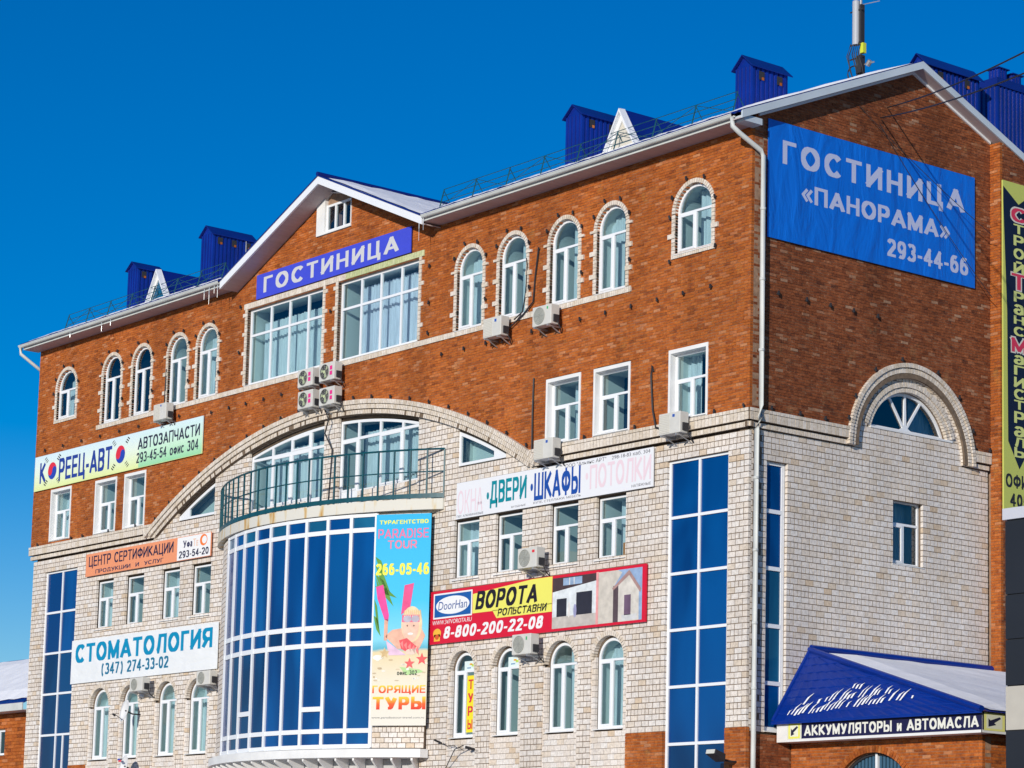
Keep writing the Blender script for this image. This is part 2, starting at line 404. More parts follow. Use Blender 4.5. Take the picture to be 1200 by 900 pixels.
def grid_window(parent, place, W, H, arch=None, cols=(), rows=(), rowcols=None, f=.06, bar=.05, depth=.07, casement=(), top=None, panes=GLASS, pane_mats=None, inter='pale',
                sill=True, recess=.12, name='window', curtain=None, lining=None, solid=()):
    """window centred on u=0, standing on v=0, W wide. H = springing height if arch else full height. cols/rows = bar centre lines.
    rowcols = per row list of column bars. casement = cells with an extra sash. top = function u->height for free-form tops.
    place = (x, y, z, rz) of the outer wall face."""
    key = repr((W, H, arch, cols, rows, rowcols, f, bar, casement, None if top is None else id(top), solid))
    hw = W / 2
    def T(u, inset=0.):
        if top is not None: return top(u) - inset * 1.05
        if arch is not None:
            r = arch - inset; return H + math.sqrt(max(0, r * r - u * u))
        return H - inset
    if key not in mesh_cache:
        def cellpoly(ua, ub, va, vb, extra=0.):
            ua += extra; ub -= extra; va += extra
            def t(u): return min(vb - extra, T(u, f + extra))
            # narrow to where the top stays above the bottom
            n = 14
            us = [ (ua + ub) / 2 - (ub - ua) / 2 * math.cos(math.pi * i / n) for i in range(n + 1)]
            if top is None and arch is None: us = [ua, ub]
            ps = [(u, t(u)) for u in us]
            ps = [(u, max(v, va + .005)) for u, v in ps]
            if max(v for u, v in ps) < va + .06: return None
            out = [(ua, va), (ub, va)]
            for p in reversed(ps):
                if math.hypot(p[0] - out[-1][0], p[1] - out[-1][1]) > .004: out.append(p)
            if math.hypot(out[-1][0] - out[0][0], out[-1][1] - out[0][1]) < .004: out.pop()
            return out
        n = 24
        if top is not None:
            us = [-hw + W * i / n for i in range(n + 1)]; outer = [(-hw, 0), (hw, 0)] + [(u, T(u)) for u in reversed(us)]
        elif arch is not None:
            outer = [(-hw, 0), (hw, 0)] + [(arch * math.cos(math.pi * i / n), H + arch * math.sin(math.pi * i / n)) for i in range(n + 1)]
            outer = [outer[0], outer[1]] + [p for p in outer[2:]]
            if abs(outer[2][0] - hw) < 1e-6 and H < 1e-6: outer = outer[2:]
        else:
            outer = [(-hw, 0), (hw, 0), (hw, H), (-hw, H)]
        rr = [f - bar / 2] + list(rows) + [99]
        holes = []; pan = []; sash = []
        for ri in range(len(rr) - 1):
            cc = rowcols[ri] if rowcols is not None else cols
            cb = [-hw + f - bar / 2] + list(cc) + [hw - f + bar / 2]
            for ci in range(len(cb) - 1):
                if (ri, ci) in solid: continue
                p = cellpoly(cb[ci] + bar / 2, cb[ci + 1] - bar / 2, rr[ri] + bar / 2, rr[ri + 1] - bar / 2)
                if p is None: continue
                holes.append(p)
                if (ri, ci) in casement:
                    q = cellpoly(cb[ci] + bar / 2, cb[ci + 1] - bar / 2, rr[ri] + bar / 2, rr[ri + 1] - bar / 2, .055)
                    if q: sash.append(plate(p, [q], .05, PVC, 'sash')); pan.append((q, ri, ci)); continue
                pan.append((p, ri, ci))
        fm = plate(outer, holes, depth, PVC, 'window_frame')
        pms = [(_poly(p, depth * .55, panes, 'pane'), ri, ci) for p, ri, ci in pan]
        mesh_cache[key] = (fm, pms, sash, outer)
    fm, pms, sash, outer = mesh_cache[key]
    x, y, z, rz = place
    o = obj(name, fm, parent)
    off = Matrix.Rotation(rz, 4, 'Z') @ Vector((0, recess, 0))
    o.location = (x + off.x, y + off.y, z); o.rotation_euler = (0, 0, rz)
    for sm in sash: obj('sash', sm, o).location = (0, -.015, 0)
    for me, ri, ci in pms:
        pmv = pane_mats(ri, ci) if pane_mats else panes
        if pmv is not panes:
            me = me.copy(); me.materials.clear(); me.materials.append(pmv)
        p_ = obj('pane', me, o)
        if sash and (ri, ci) in casement: p_.location = (0, -.02, 0)
    if sill:
        k2 = ('sill', round(W, 3))
        if k2 not in mesh_cache:
            s_ = MB(); s_.hexa([(-hw - .03, -recess - .05, -.035), (hw + .03, -recess - .05, -.035), (hw + .03, .02, -.012), (-hw - .03, .02, -.012),
                                (-hw - .03, -recess - .05, -.015), (hw + .03, -recess - .05, -.015), (hw + .03, .02, .014), (-hw - .03, .02, .014)])
            mesh_cache[k2] = s_.mesh('sill', PVCG, True)
        obj('window_sill', mesh_cache[k2], o)
    # the room seen behind the glass: reveal, dark sheet for its unlit depth, curtain
    if inter:
        Ht = (top(0) if top else (H + (arch or 0)))
        D = .75
        k3 = ('room', round(W, 2), round(Ht, 2), inter, arch, None if top is None else id(top))
        if k3 not in mesh_cache:
            rm = MB(); a, b_, c_ = -hw + .02, hw - .02, depth + .01
            segs = outer
            n_ = len(segs)
            for i in range(n_):
                p, q = segs[i], segs[(i + 1) % n_]
                rm.quad((p[0] * .985, c_, p[1]), (q[0] * .985, c_, q[1]), (q[0] * .985, c_ + D, q[1]), (p[0] * .985, c_ + D, p[1]))
            mesh_cache[k3] = rm.mesh('window_reveal', ROOM if inter == 'pale' else ROOMD)
            bk = MB(); bk.quad((-hw - .1, c_ + D + .01, -.05), (hw + .1, c_ + D + .01, -.05), (hw + .1, c_ + D + .01, Ht + .05), (-hw - .1, c_ + D + .01, Ht + .05))
            mesh_cache[k3 + (1,)] = bk.mesh('room_back', ROOMD)
        obj('inner_reveal', mesh_cache[k3], o); obj('room_back', mesh_cache[k3 + (1,)], o)
        if curtain:
            cm = MB(); ph = R.uniform(0, 6); step = .025
            for (c0, c1, zt) in curtain:
                u = -hw + W * c0; e_ = -hw + W * c1
                while u < e_ - 1e-6:
                    v = min(u + step, e_)
                    ya = depth + .38 + .035 * math.sin(u * 34 + ph) + .02 * math.sin(u * 13 + ph * 2); yb = depth + .38 + .035 * math.sin(v * 34 + ph) + .02 * math.sin(v * 13 + ph * 2)
                    ta = min(zt * Ht, T(u) - .02) if (arch or top) else zt * Ht; tb = min(zt * Ht, T(v) - .02) if (arch or top) else zt * Ht
                    cm.quad((u, ya, .02), (v, yb, .02), (v, yb, tb), (u, ya, ta)); u = v
            link(bpy.data.objects.new('curtain', cm.mesh('curtain', lining or CURTAIN)), o)
    return o

FO = []      # openings in the red front wall
WO = []      # openings in the pale front wall
def fplace(x0, x1, z, y=0.): return ((x0 + x1) / 2, y, z, 0.)
cu_styles = [[(.28, 1, 1.)], [(.0, .42, 1.), (.55, 1, 1.)], [(.35, 1, .98)], [(.0, 1, 1.)], [(.5, 1, 1.)]]

# --- top floor arched windows
trim = MB(); trim_m = MB()
def arched(x0, x1, z0, spring, dark=False, cur=0, ring_t=.115):
    r = (x1 - x0) / 2
    FO.append(Opening(x0, x1, z0, spring, r))
    tz = spring - z0 - .17 if r < .65 else spring - z0 - .02
    grid_window(B, fplace(x0, x1, z0), 2 * r, spring - z0, arch=r, rows=(tz,), rowcols=[(-.02,), ()], f=.075, bar=.06, casement=((0, 0),), inter='dark' if dark else 'pale',
                curtain=None if dark == 2 else cu_styles[cur], lining=CURTAIN, recess=.09)
    cx = (x0 + x1) / 2
    n = int(math.pi * (r + .06) / .085)
    ring(trim, cx, spring, r, r + ring_t, 0, math.pi, n, -.03, .15)
    trim_m.v += []
    z = z0
    k = 0
    while z < spring - .03:
        h = min(.105, spring - z)
        for sx, xa in ((-1, x0), (1, x1)):
            nib = (k % 6) == 4
            wdt = ring_t * (2.15 if nib else 1)
            hh = h
            a, b = (xa - wdt, xa) if sx < 0 else (xa, xa + wdt)
            trim.box(a, b, -.03 - (.02 if nib else 0), .15, z + .006, z + hh - .006 + (.03 if nib else 0), R.random())
        z += .105; k += 1
    # mortar backing of the surround
    for sx, xa in ((-1, x0 - ring_t + .01), (1, x1 + .004)):
        trim_m.box(xa, xa + ring_t - .014, -.012, .09, z0, spring)
    return cx
WT, WR = 18.06, 19.79
arched(-12.03, -10.83, WT, WR, cur=3)
arched(-10.08, -8.88, WT, WR, cur=0)
arched(-7.86, -6.66, WT, WR, cur=2)
arched(-5.91, -4.71, WT, WR, cur=1)
arched(-2.81, -1.43, 18.57, 19.64, cur=0)
arched(-35.40, -34.03, 18.63, 19.68, dark=True, cur=3)
arched(-32.12, -30.92, WT, WR, dark=2)
arched(-30.12, -28.92, WT, WR, dark=2)
arched(-27.82, -26.62, WT, WR, cur=0)
arched(-25.98, -24.76, WT, WR, cur=1)
# --- two wide windows under the hotel sign
for (x0, x1, cols, ln) in ((-23.03, -18.78, (-21.85, -20.80, -19.76), CURTAIN), (-17.98, -13.86, (-16.93, -15.93, -14.89), CURTAINB)):
    FO.append(Opening(x0, x1, 18.08, 20.56))
    c = (x0 + x1) / 2
    grid_window(B, fplace(x0, x1, 18.08), x1 - x0, 2.48, cols=tuple(q - c for q in cols), rows=(1.62,), f=.085, bar=.075, casement=(), curtain=[(.03 if ln is CURTAIN else .12, 1, .84 if ln is CURTAIN else .93)], lining=ln, recess=.12)
    # block surround with lintel band
    z = 18.08; k = 0
    while z < 20.5:
        for xa, sx in ((x0, -1), (x1, 1)):
            nib = k % 5 == 3; wd = .12 * (2 if nib else 1)
            a, b = (xa - wd, xa) if sx < 0 else (xa, xa + wd)
            trim.box(a, b, -.03, .1, z + .006, z + .119, R.random())
        z += .125; k += 1
    for xa in (x0 - .11, x1 + .004): trim_m.box(xa, xa + .106, -.012, .09, 18.08, 20.56)
LINT_G = brick_mat('greenish_lintel_brick', [(0, (.48, .52, .26)), (1, (.56, .58, .34))], stain=(.95, 1.05))
lint = MB(); lintg = MB()
x = -23.22
while x < -13.72:
    t = lintg if x > -17.6 else lint
    if not (-18.62 < x < -18.14 and False): t.box(x + .005, x + .115, -.035, .1, 20.57, 20.75, R.random())
    x += .12
lint.build('lintel', TRIM, B)['kind'] = 'stuff'; tag(lintg.build('lintel', LINT_G, B), 'greenish lintel over the right wide window', kind='stuff')
trim.build('window_surround', TRIM, B)['kind'] = 'stuff'; trim_m.build('surround_mortar', MORT_W, B)['kind'] = 'stuff'
# --- sill band
sb = MB(); sbm = MB()
x = -32.45
while x < -4.5:
    sb.box(x + .005, x + .079, -.035, .09, 17.89, 18.045, R.random()); x += .084
sbm.box(-32.44, -4.52, -.02, .08, 17.885, 18.05)
for a, b, zz in ((-2.93, -1.31, 18.45), (-35.52, -33.91, 18.51)):
    x = a
    while x < b - .04: sb.box(x + .005, x + .075, -.035, .09, zz, zz + .12, R.random()); x += .081
    sbm.box(a + .01, b - .01, -.02, .08, zz, zz + .125)
sb.build('sill_band', TRIM, B)['kind'] = 'stuff'; sbm.build('band_mortar', MORT_W, B)['kind'] = 'stuff'

# --- third floor windows in white reveals
for i, (x0, x1, z0, z1) in enumerate([(-7.90, -6.45, 14.19, 16.03), (-5.92, -4.45, 14.19, 16.02), (-2.97, -1.50, 14.19, 16.06), (-35.48, -34.0, 14.25, 16.12), (-32.33, -30.86, 14.19, 16.08), (-30.35, -28.93, 14.18, 16.08)]):
    FO.append(Opening(x0, x1, z0, z1))
    tr = plate([(x0, z0), (x1, z0), (x1, z1), (x0, z1)], [[(x0 + .075, z0 + .05), (x1 - .075, z0 + .05), (x1 - .075, z1 - .1), (x0 + .075, z1 - .1)]], .22, PVCG, 'window_casing')
    W_ = x1 - x0 - .15
    o = grid_window(B, fplace(x0, x1, z0 + .05), W_, z1 - z0 - .15, rows=(1.03,), rowcols=[(.0,), ()], f=.06, bar=.06, casement=((0, 0),), recess=.17, sill=True, curtain=cu_styles[(i * 2 + 2) % 5])
    cs = obj('window_casing', tr, o)
    cs.matrix_parent_inverse = Matrix.Translation(-Vector(o.location)); cs.location = (0, -.02, 0)

# --- second floor windows in the pale wall
SH = -.128
for i, (x0, x1) in enumerate([(-11.85, -10.71), (-9.97, -8.80), (-7.61, -6.45), (-5.71, -4.53), (-31.98, -30.83), (-30.02, -28.82), (-27.70, -26.55), (-25.84, -24.65)]):
    x0 += SH; x1 += SH
    WO.append(Opening(x0, x1, 10.9, 12.55))
    cur = [3, 4, 4, 0, 1, 2, 3, 4][i]
    dk = 'dark' if i in (1, 2) else 'pale'
    o = grid_window(B, fplace(x0, x1, 10.9, WY), x1 - x0, 1.65, rows=(1.07,), rowcols=[(.0,), ()], f=.055, bar=.06, casement=((0, 0),), recess=.13, inter='pale', curtain=None if i in (1, 2) else cu_styles[cur])
    if i == 3:
        bx = MB(); bx.box(.22, .50, .12, .3, .06, .42); bx.build('cardboard_box', mat('orange_cardboard', (.75, .25, .03), .8), o)
# --- first floor arched windows in shallow niches
niches = []; inner = []
nr = MB(); nrm = MB()
for i, (x0, x1) in enumerate([(-11.83, -10.82), (-9.89, -8.85), (-7.63, -6.51), (-5.66, -4.56), (-32.0, -30.84), (-29.98, -28.92), (-27.69, -26.58), (-25.77, -24.62)]):
    x0 += SH; x1 += SH
    r = (x1 - x0) / 2; cx = (x0 + x1) / 2; sp = 8.83 - r
    rn = r + .16
    niches.append(Opening(cx - rn, cx + rn, 5.2, sp, rn - .02)); inner.append(Opening(x0, x1, 6.47, sp, r))
    ring(nr, cx, sp, r + .05, rn + .03, 0, math.pi, int(math.pi * rn / .088), WY - .014, WY + .13)
    grid_window(B, fplace(x0, x1, 6.47, WY + .04), 2 * r, sp - 6.47, arch=r, rows=(sp - 6.47 - .02,), rowcols=[(.0,), ()], f=.07, bar=.06, casement=((0, 0),), recess=.11,
                curtain=cu_styles[[4, 4, 2, 1, 3, 3, 3, 3][i]] if i > 1 else None)
    WIN1 = (x0, x1)
WO += niches
nr.build('arch_bricks', TRIM, B)['kind'] = 'stuff'
niche_boxes = []; niche_m = MB()
for nq, iq in zip(niches, inner):
    b_, m_ = courses(lambda z, q=nq: [q.at(z)] if q.at(z) else [], 5.2, nq.z1, .15, .27, .012, [iq], WY + .04, .09, .012)
    niche_boxes += b_; niche_m.v, niche_m.f, niche_m.r = (niche_m.v + m_.v, niche_m.f + [tuple(k + len(niche_m.v) for k in f_) for f_ in m_.f], niche_m.r + m_.r)
boxes_mb(niche_boxes).build('niche_bricks', WHITE, B, fix=False)['kind'] = 'stuff'
niche_m.build('niche_mortar', MORT_W, B, fix=False)['kind'] = 'stuff'

# --- tall blue stair windows (front)
def stair(x0, x1, left):
    x0 += SH; x1 += SH
    WO.append(Opening(x0, x1, 1.7, 13.22))
    zs = [3.1 - 1.7, 4.53 - 1.7, 5.97 - 1.7, 7.41 - 1.7, 8.85 - 1.7, 10.29 - 1.7, 11.73 - 1.7]
    rc = [(0.,)] * 8
    if left: rc = [(0.,)] * 3 + [(0., .52)] + [(0.,)] * 4
    def pmats(ri, ci):
        if left: return BLUEGLASS if ri >= 6 else DARKREFL
        return DARKREFL if ri <= 2 else BLUEGLASS
    grid_window(B, fplace(x0, x1, 1.7, WY), x1 - x0, 11.52, rows=tuple(zs), rowcols=rc, f=.085, bar=.075, panes=BLUEGLASS, pane_mats=pmats, inter=None, recess=.08, sill=False, name='stair_window')
stair(-2.96, -.70, False); stair(-35.70, -33.38, True)

# --- arched-top windows above the balcony
ACX, ACZ, ARI, ARO = -18.4, -3.0, 19.37, 19.80
def arc_top(cx, z0, inset=.13):  # inset bares dark mortar as a stand-in for shade under the arch
    def t(u):
        return ACZ + math.sqrt(max(0, (ARI - inset) ** 2 - (cx + u - ACX) ** 2)) - z0
    return t
for (x0, x1, cols, z0, door) in ((-22.75, -18.62, (-21.58, -20.52, -19.47), 13.40, 3), (-17.86, -13.80, (-16.95, -15.84, -14.72), 13.40, 0)):
    c = (x0 + x1) / 2; tf = arc_top(c, z0)
    op = Opening(x0, x1, z0, 16.4); op.at = (lambda z, x0=x0, x1=x1: None if z < 13.4 else (lambda d: None if d is None or max(x0, ACX - d) >= min(x1, ACX + d) else (max(x0, ACX - d), min(x1, ACX + d)))(math.sqrt(max(0, (ARI + .3) ** 2 - (z - ACZ) ** 2))))
    WO.append(op)
    grid_window(B, fplace(x0, x1, z0, WY), x1 - x0, 3.1, cols=(), rows=(.62, 2.22), rowcols=[tuple(q - c for q in cols)] * 3, top=tf, f=.08, bar=.085, recess=.1, solid=tuple((0, k) for k in range(4)),
                casement=((1, 1), (1, 2), (2, 2)) if door == 3 else ((1, 0), (1, 2)), curtain=[(.05 if door == 3 else .16, 1, .93)], sill=False, name='arched_window')
# brick parapet below those windows (the door leaf keeps its white panel)
def tri_window(pts, cx, z0):
    me = plate([(x - cx, z - z0) for x, z in pts[0]], [[(x - cx, z - z0) for x, z in pts[1]]], .07, PVC, 'window_frame')
    o = obj('corner_window', me, B, (cx, WY + .06, z0))
    obj('pane', _poly([(x - cx, z - z0) for x, z in pts[1]], .04, GLASS, 'pane'), o)
    xs = [x - cx for x, z in pts[0]]
    bk = MB(); a, b = min(xs), max(xs); h = max(z - z0 for x, z in pts[0])
    bk.quad((a, .5, 0), (b, .5, 0), (b, .5, h), (a, .5, h)); bk.quad((a, .08, 0), (a, .5, 0), (a, .5, h), (a, .08, h))
    obj('room_back', bk.mesh('room_back', ROOM), o)
def tarc(x): return ACZ + math.sqrt((ARI - .1) ** 2 - (x - ACX) ** 2)
for sgn in (-1, 1):
    xa, xb = (-26.95, -24.73) if sgn < 0 else (-11.93, -9.71)
    n = 8; xs = [xa + (xb - xa) * i / n for i in range(n + 1)]
    out = [(xa, 14.15), (xb, 14.15)] + [(x, max(14.16, tarc(x))) for x in reversed(xs)]
    if sgn < 0: ia, ib = xa + .62, xb - .09
    else: ia, ib = xa + .09, xb - .62
    xs = [ia + (ib - ia) * i / n for i in range(n + 1)]
    inn = [(ia, 14.23), (ib, 14.23)] + [(x, max(14.24, tarc(x) - .1)) for x in reversed(xs)]
    tri_window((out, inn), (xa + xb) / 2, 14.15)
    op = Opening(xa, xb, 14.15, 15.1)
    op.at = (lambda z, xa=xa, xb=xb: None if z < 14.15 or z > 15.6 else (lambda d: (max(xa, ACX - d), min(xb, ACX + d)) if max(xa, ACX - d) < min(xb, ACX + d) else None)(math.sqrt(max(0, (ARI + .3) ** 2 - (z - ACZ) ** 2))))
    WO.append(op)

# --- attic window in the gable
ax0, ax1 = -19.27, -17.42
FO.append(Opening(ax0, ax1, 22.22, 24.0))
at = lambda u: min(GPZ - .33 - GSL * abs(u + (ax0 + ax1) / 2 - GCX) - 22.22 + .0, 1.02)
casing = plate([(ax0, 22.22), (ax1, 22.22), (ax1, 23.32), (-18.85, 23.55), (ax0, 23.3)], [[(-18.83, 22.28), (ax1 - .03, 22.28), (ax1 - .03, 23.24), (-18.60, 23.50), (-18.83, 23.38)]], .30, PVCG, 'window_casing')
aw0, aw1 = -18.83, ax1 - .03
o = grid_window(B, fplace(aw0, aw1, 22.28), aw1 - aw0, .86, cols=(-.22, .24), f=.07, bar=.07, recess=.05, sill=False, inter='dark', curtain=[(0, .33, .95)], lining=mat('brown_curtain', (.35, .17, .13), .8))
cs = obj('window_casing', casing, o); cs.matrix_parent_inverse = Matrix.Translation(-Vector(o.location)); cs.location = (0, -.03, 0)
ab = MB(); ab.quad((ax0, .3, 23.0), (ax1 - .1, .3, 23.0), (ax1 - .1, .3, 23.3), (ax0, .3, 23.3)); ab.build('attic_lining', mat('brown_boards', (.14, .07, .05), .8), B)

# --- big relieving arch and cornice (profile: three courses stepping out)
arch_hole = Opening(-28.3, -8.5, 13.0, 13.7, ARO - .02, ACZ); 
def arch_at(z):
    if z < 13.6: return None
    d = (ARI + .1) ** 2 - (z - ACZ) ** 2
    if d <= 0: return None
    d = math.sqrt(d); return (ACX - d, ACX + d)
arch_hole.at = arch_at; FO.append(arch_hole)
aend = math.asin((13.69 - ACZ) / ARI)
cor = MB(); corm = MB()
ca = math.pi - aend
for (r0, r1, ya) in ((ARI, ARI + .13, -.015), (ARI + .145, ARI + .28, -.075), (ARI + .29, ARO, -.11)):
    a0 = math.asin((13.72 - ACZ) / r0); n = int((math.pi - 2 * a0) * r0 / .085)
    ring(cor, ACX, ACZ, r0 + .004, r1 - .004, a0, math.pi - a0, n, ya, WY + .12)
a0 = math.asin((13.73 - ACZ) / ARI)
pm_ = plate(ring_solid(ACX, ACZ, ARI + .004, ARO - .004, a0, math.pi - a0, 90), [], .2, MORT_W, 'arch_mortar')
o = obj('arch_mortar', pm_, B); o.location = (0, -.012, 0)
def cornice_run(x0, x1, side=False):
    """three stepped courses of headers; x = run direction"""
    for (za, zb, y) in ((14.08, 14.17, -.075), (13.87, 14.075, -.065), (13.71, 13.84, .02)):
        x = x0
        while x < x1 - .02:
            e = min(x + .13, x1); cor.box(x + .008, e - .008, y + R.uniform(-.003, .003), .14, za + .004, zb - .004, R.random()); x = e
        corm.box(x0 + .005, x1 - .005, y + .03, .13, za, zb)
cornice_run(XL - .03, -28.25); cornice_run(-8.55, .03)
cor.build('cornice_bricks', TRIM, B)['kind'] = 'stuff'; corm.build('cornice_mortar', MORT_W, B)['kind'] = 'stuff'

# --- walls: front red
def red_span(z):
    if z <= 21.4: return [(XL, 0.)]
    h = (GPZ - .06 - z) / GSL
    return [(GCX - h, GCX + h)] if h > 0 else []
rb, rm_ = courses(red_span, 14.17, 23.77, .075, .26, .010, FO, 0., .10, .010, jitter=.006, phase=.03)
boxes_mb(rb).build('red_facing_bricks', RED, B, fix=False)['kind'] = 'stuff'
rm_.build('red_wall_mortar', MORT_R, B, fix=False)['kind'] = 'stuff'
# front pale wall
def pale_span(z):
    if z < 13.72: return [(XL + .1, -.1)]
    r = arch_at(z + .02)
    return [(r[0] - .1, r[1] + .1)] if r else []
z_base = 6.33
cut_l = Opening(XL, -32.26, 0, z_base); cut_1 = Opening(-4.53, -2.9, 0, z_base); cut_2 = Opening(-.85, 0, 0, z_base); 
mid_base = Opening(-32.3, -4.5, 0, 5.42)
wb, wm_ = courses(pale_span, 5.1, 16.8, .15, .27, .021, WO + [Opening(XL, -33.5, 0, 5.2), cut_1, cut_2, mid_base], WY, .09, .006, header_every=4, jitter=.004)
near = sorted(range(len(wb)), key=lambda i: -(wb[i][0] + wb[i][1]) + abs(wb[i][4] - 9) * .12)[:170]
nset = set(near)
boxes_mb([b for i, b in enumerate(wb) if i not in nset]).build('pale_facing_blocks', WHITE, B, fix=False)['kind'] = 'stuff'
wm_.build('pale_wall_mortar', MORT_W, B, fix=False)['kind'] = 'stuff'
# the blocks nearest the corner stand as single bricks
bcache = {}
def single(b, rz=0.):
    L = round(b[1] - b[0], 3); H_ = round(b[5] - b[4], 3)
    if (L, H_) not in bcache:
        q = MB(); q.box(0, L, 0, .085, 0, H_, .37, False); bcache[(L, H_)] = q.mesh('brick', WHITE)
    o = bpy.data.objects.new('brick', bcache[(L, H_)]); o.parent = B; COL.objects.link(o)
    return o
for i in near:
    b = wb[i]; o = single(b); o.location = (b[0], b[2], b[4])
# lower red base
bb, bm_ = courses(lambda z: [(-33.5 + 0, -.07)] if z < 5.42 else [(-33.5, -32.3), (-4.5, -2.93), (-.86, -.07)], .0, 6.33, .075, .26, .010, [o for o in WO if o.z0 < 5] , WY - .03, .12, .012, jitter=.004)
boxes_mb(bb).build('base_bricks', RED, B, fix=False)['kind'] = 'stuff'; bm_.build('base_mortar', MORT_R, B, fix=False)['kind'] = 'stuff'
# solid cores behind the facing
def hole_polys(lst):
    return [o.poly(.0) for o in lst]
def core(name, outer, ops, y0, t, m, rz=0., loc=(0, 0, 0)):
    me = plate(outer, ops, t, m, name); o = obj(name, me, B); o.location = loc if loc != (0, 0, 0) else (0, y0, 0); o.rotation_euler = (0, 0, rz); return o
red_holes = [o.poly(.01) for o in FO if o is not arch_hole and o.z0 < 22] + [[(ax0, 22.2), (ax1, 22.2), (ax1, 23.15), (ax0, 23.05)]]
ah = [(ACX + (ARI + .05) * math.cos(t), ACZ + (ARI + .05) * math.sin(t)) for t in [aend + (math.pi - 2 * aend) * i / 40 for i in range(41)]]
outer_red = [(XL, 14.1)] + list(reversed(ah)) + [(0, 14.1), (0, 21.6), (GCX + 5.0, 21.6), (GCX, GPZ - .15), (GCX - 5.0, 21.6), (XL, 21.6)]
core('front_wall_red', outer_red, red_holes, .095, .3, MORT_R)
wh = [o.poly(.01) for o in WO if o.arch is None and o.z1 < 14] + [o.poly(.01) for o in inner]
for o in ((-22.75, -18.62), (-17.86, -13.80)):
    n = 12; xs = [o[0] + (o[1] - o[0]) * i / n for i in range(n + 1)]
    wh.append([(o[0], 13.4), (o[1], 13.4)] + [(x, ACZ + math.sqrt((ARI - .08) ** 2 - (x - ACX) ** 2)) for x in reversed(xs)])
for xa, xb in ((-26.95, -24.73), (-11.93, -9.71)):
    n = 8; xs = [xa + (xb - xa) * i / n for i in range(n + 1)]
    wh.append([(xa, 14.15), (xb, 14.15)] + [(x, max(14.16, tarc(x))) for x in reversed(xs)])
outer_w = [(XL + .1, 0), (-.1, 0), (-.1, 14.0), (-8.7, 14.0)] + ah[1:-1] + [(-28.1, 14.0), (XL + .1, 14.0)]
outer_w = [(XL + .1, 0), (-.1, 0), (-.1, 14.0)] + [p for p in ah if p[1] > 14.0] + [(XL + .1, 14.0)]
core('front_wall_pale', outer_w, wh, WY + .14, .3, MORT_W)

# ================================================================== side wall (faces +x)
SWO = []; SRO = []
SY = 8.94
def splace(y0, y1, z, x=0.): return (x, (y0 + y1) / 2, z, rot90)
SCY, SCZ = 5.86, 13.74
# fan window
fr = 1.53
seg_z = 14.35
def fan_window():
    cz = 13.87; r = fr; y0 = SCY
    hw = math.sqrt(r * r - (seg_z - cz) ** 2)
    a0 = math.asin((seg_z - cz) / r)
    def arcp(rr, b0, b1, n): return [(rr * math.cos(b0 + (b1 - b0) * i / n), cz - seg_z + rr * math.sin(b0 + (b1 - b0) * i / n)) for i in range(n + 1)]
    outer = arcp(r, a0, math.pi - a0, 30)
    ri = r - .08; base = .07
    cuts = [0, rad(55), rad(90), rad(125), math.pi]
    holes = []; org = (0, .02)
    for i in range(4):
        t0, t1 = cuts[i], cuts[i + 1]
        pts = []
        n = 12
        for k in range(n + 1):
            t = t0 + (t1 - t0) * k / n
            # ray from origin at angle t meets the inner arc
            dx, dz = math.cos(t), math.sin(t)
            cyy = cz - seg_z
            bq = dz * (org[1] - cyy); cq = (org[1] - cyy) ** 2 - ri * ri
            L = -bq + math.sqrt(bq * bq - cq)
            px, pz = org[0] + dx * L, org[1] + dz * L
            pts.append((px, max(pz, base)))
        # offset the spokes by half a bar
        h = .03
        def sh(p, t, s): return (p[0] - math.sin(t) * s, p[1] + math.cos(t) * s)
        p0 = sh(pts[0], t0, h if i > 0 else 0); p1 = sh(pts[-1], t1, -h if i < 3 else 0)
        tm = (t0 + t1) / 2; apex = (org[0] + math.cos(tm) * .16, org[1] + math.sin(tm) * .16)
        if i == 0: hole = [(.22, base), p0] + pts[1:-1] + [p1, (org[0] + .13 * math.cos(t1 - .25), org[1] + .13 * math.sin(t1 - .25) + .02)]
        elif i == 3: hole = [(-.22, base), (org[0] + .13 * math.cos(t0 + .25), org[1] + .13 * math.sin(t0 + .25) + .02), p0] + pts[1:-1] + [p1]
        else: hole = [apex, p0] + pts[1:-1] + [p1]
        holes.append(hole)
    me = plate(outer, holes, .07, PVC, 'fan_window')
    o = obj('fan_window', me, B, (WX - .14, y0, seg_z), rot90)
    for hpoly in holes: obj('pane', _poly(hpoly, .04, GLASS, 'pane'), o)
    cm = MB(); u = .45
    while u < 1.4:
        cm.quad((u, .3 + .03 * math.sin(u * 30), .02), (u + .03, .3 + .03 * math.sin((u + .03) * 30), .02), (u + .03, .3 + .03 * math.sin((u + .03) * 30), 1.), (u, .3 + .03 * math.sin(u * 30), 1.)); u += .03
    obj('curtain', cm.mesh('curtain', CURTAIN), o)
    bk = MB(); bk.quad((-1.6, .6, 0), (1.6, .6, 0), (1.6, .6, 1.2), (-1.6, .6, 1.2)); obj('room_back', bk.mesh('room_back', ROOMD), o)
    s_ = MB(); s_.box(-hw - .02, hw + .2, -.17, .03, -.06, -.01); obj('window_sill', s_.mesh('sill', PVCG, True), o)
    return Opening(SCY - hw, SCY + hw, seg_z, seg_z, r + .14, cz), outer
fo, fan_outer = fan_window()
fo.x0, fo.x1 = SCY - 1.45, SCY + 1.45
SWO.append(fo)
arch_s = Opening(SCY - 2.3, SCY + 2.3, 14.1, 14.1, 2.05, SCZ)
def arch_s_at(z):
    if z < 13.6: return None
    d = 2.05 ** 2 - (z - SCZ) ** 2
    return (SCY - math.sqrt(d), SCY + math.sqrt(d)) if d > 0 else None
arch_s.at = arch_s_at; SRO.append(arch_s)
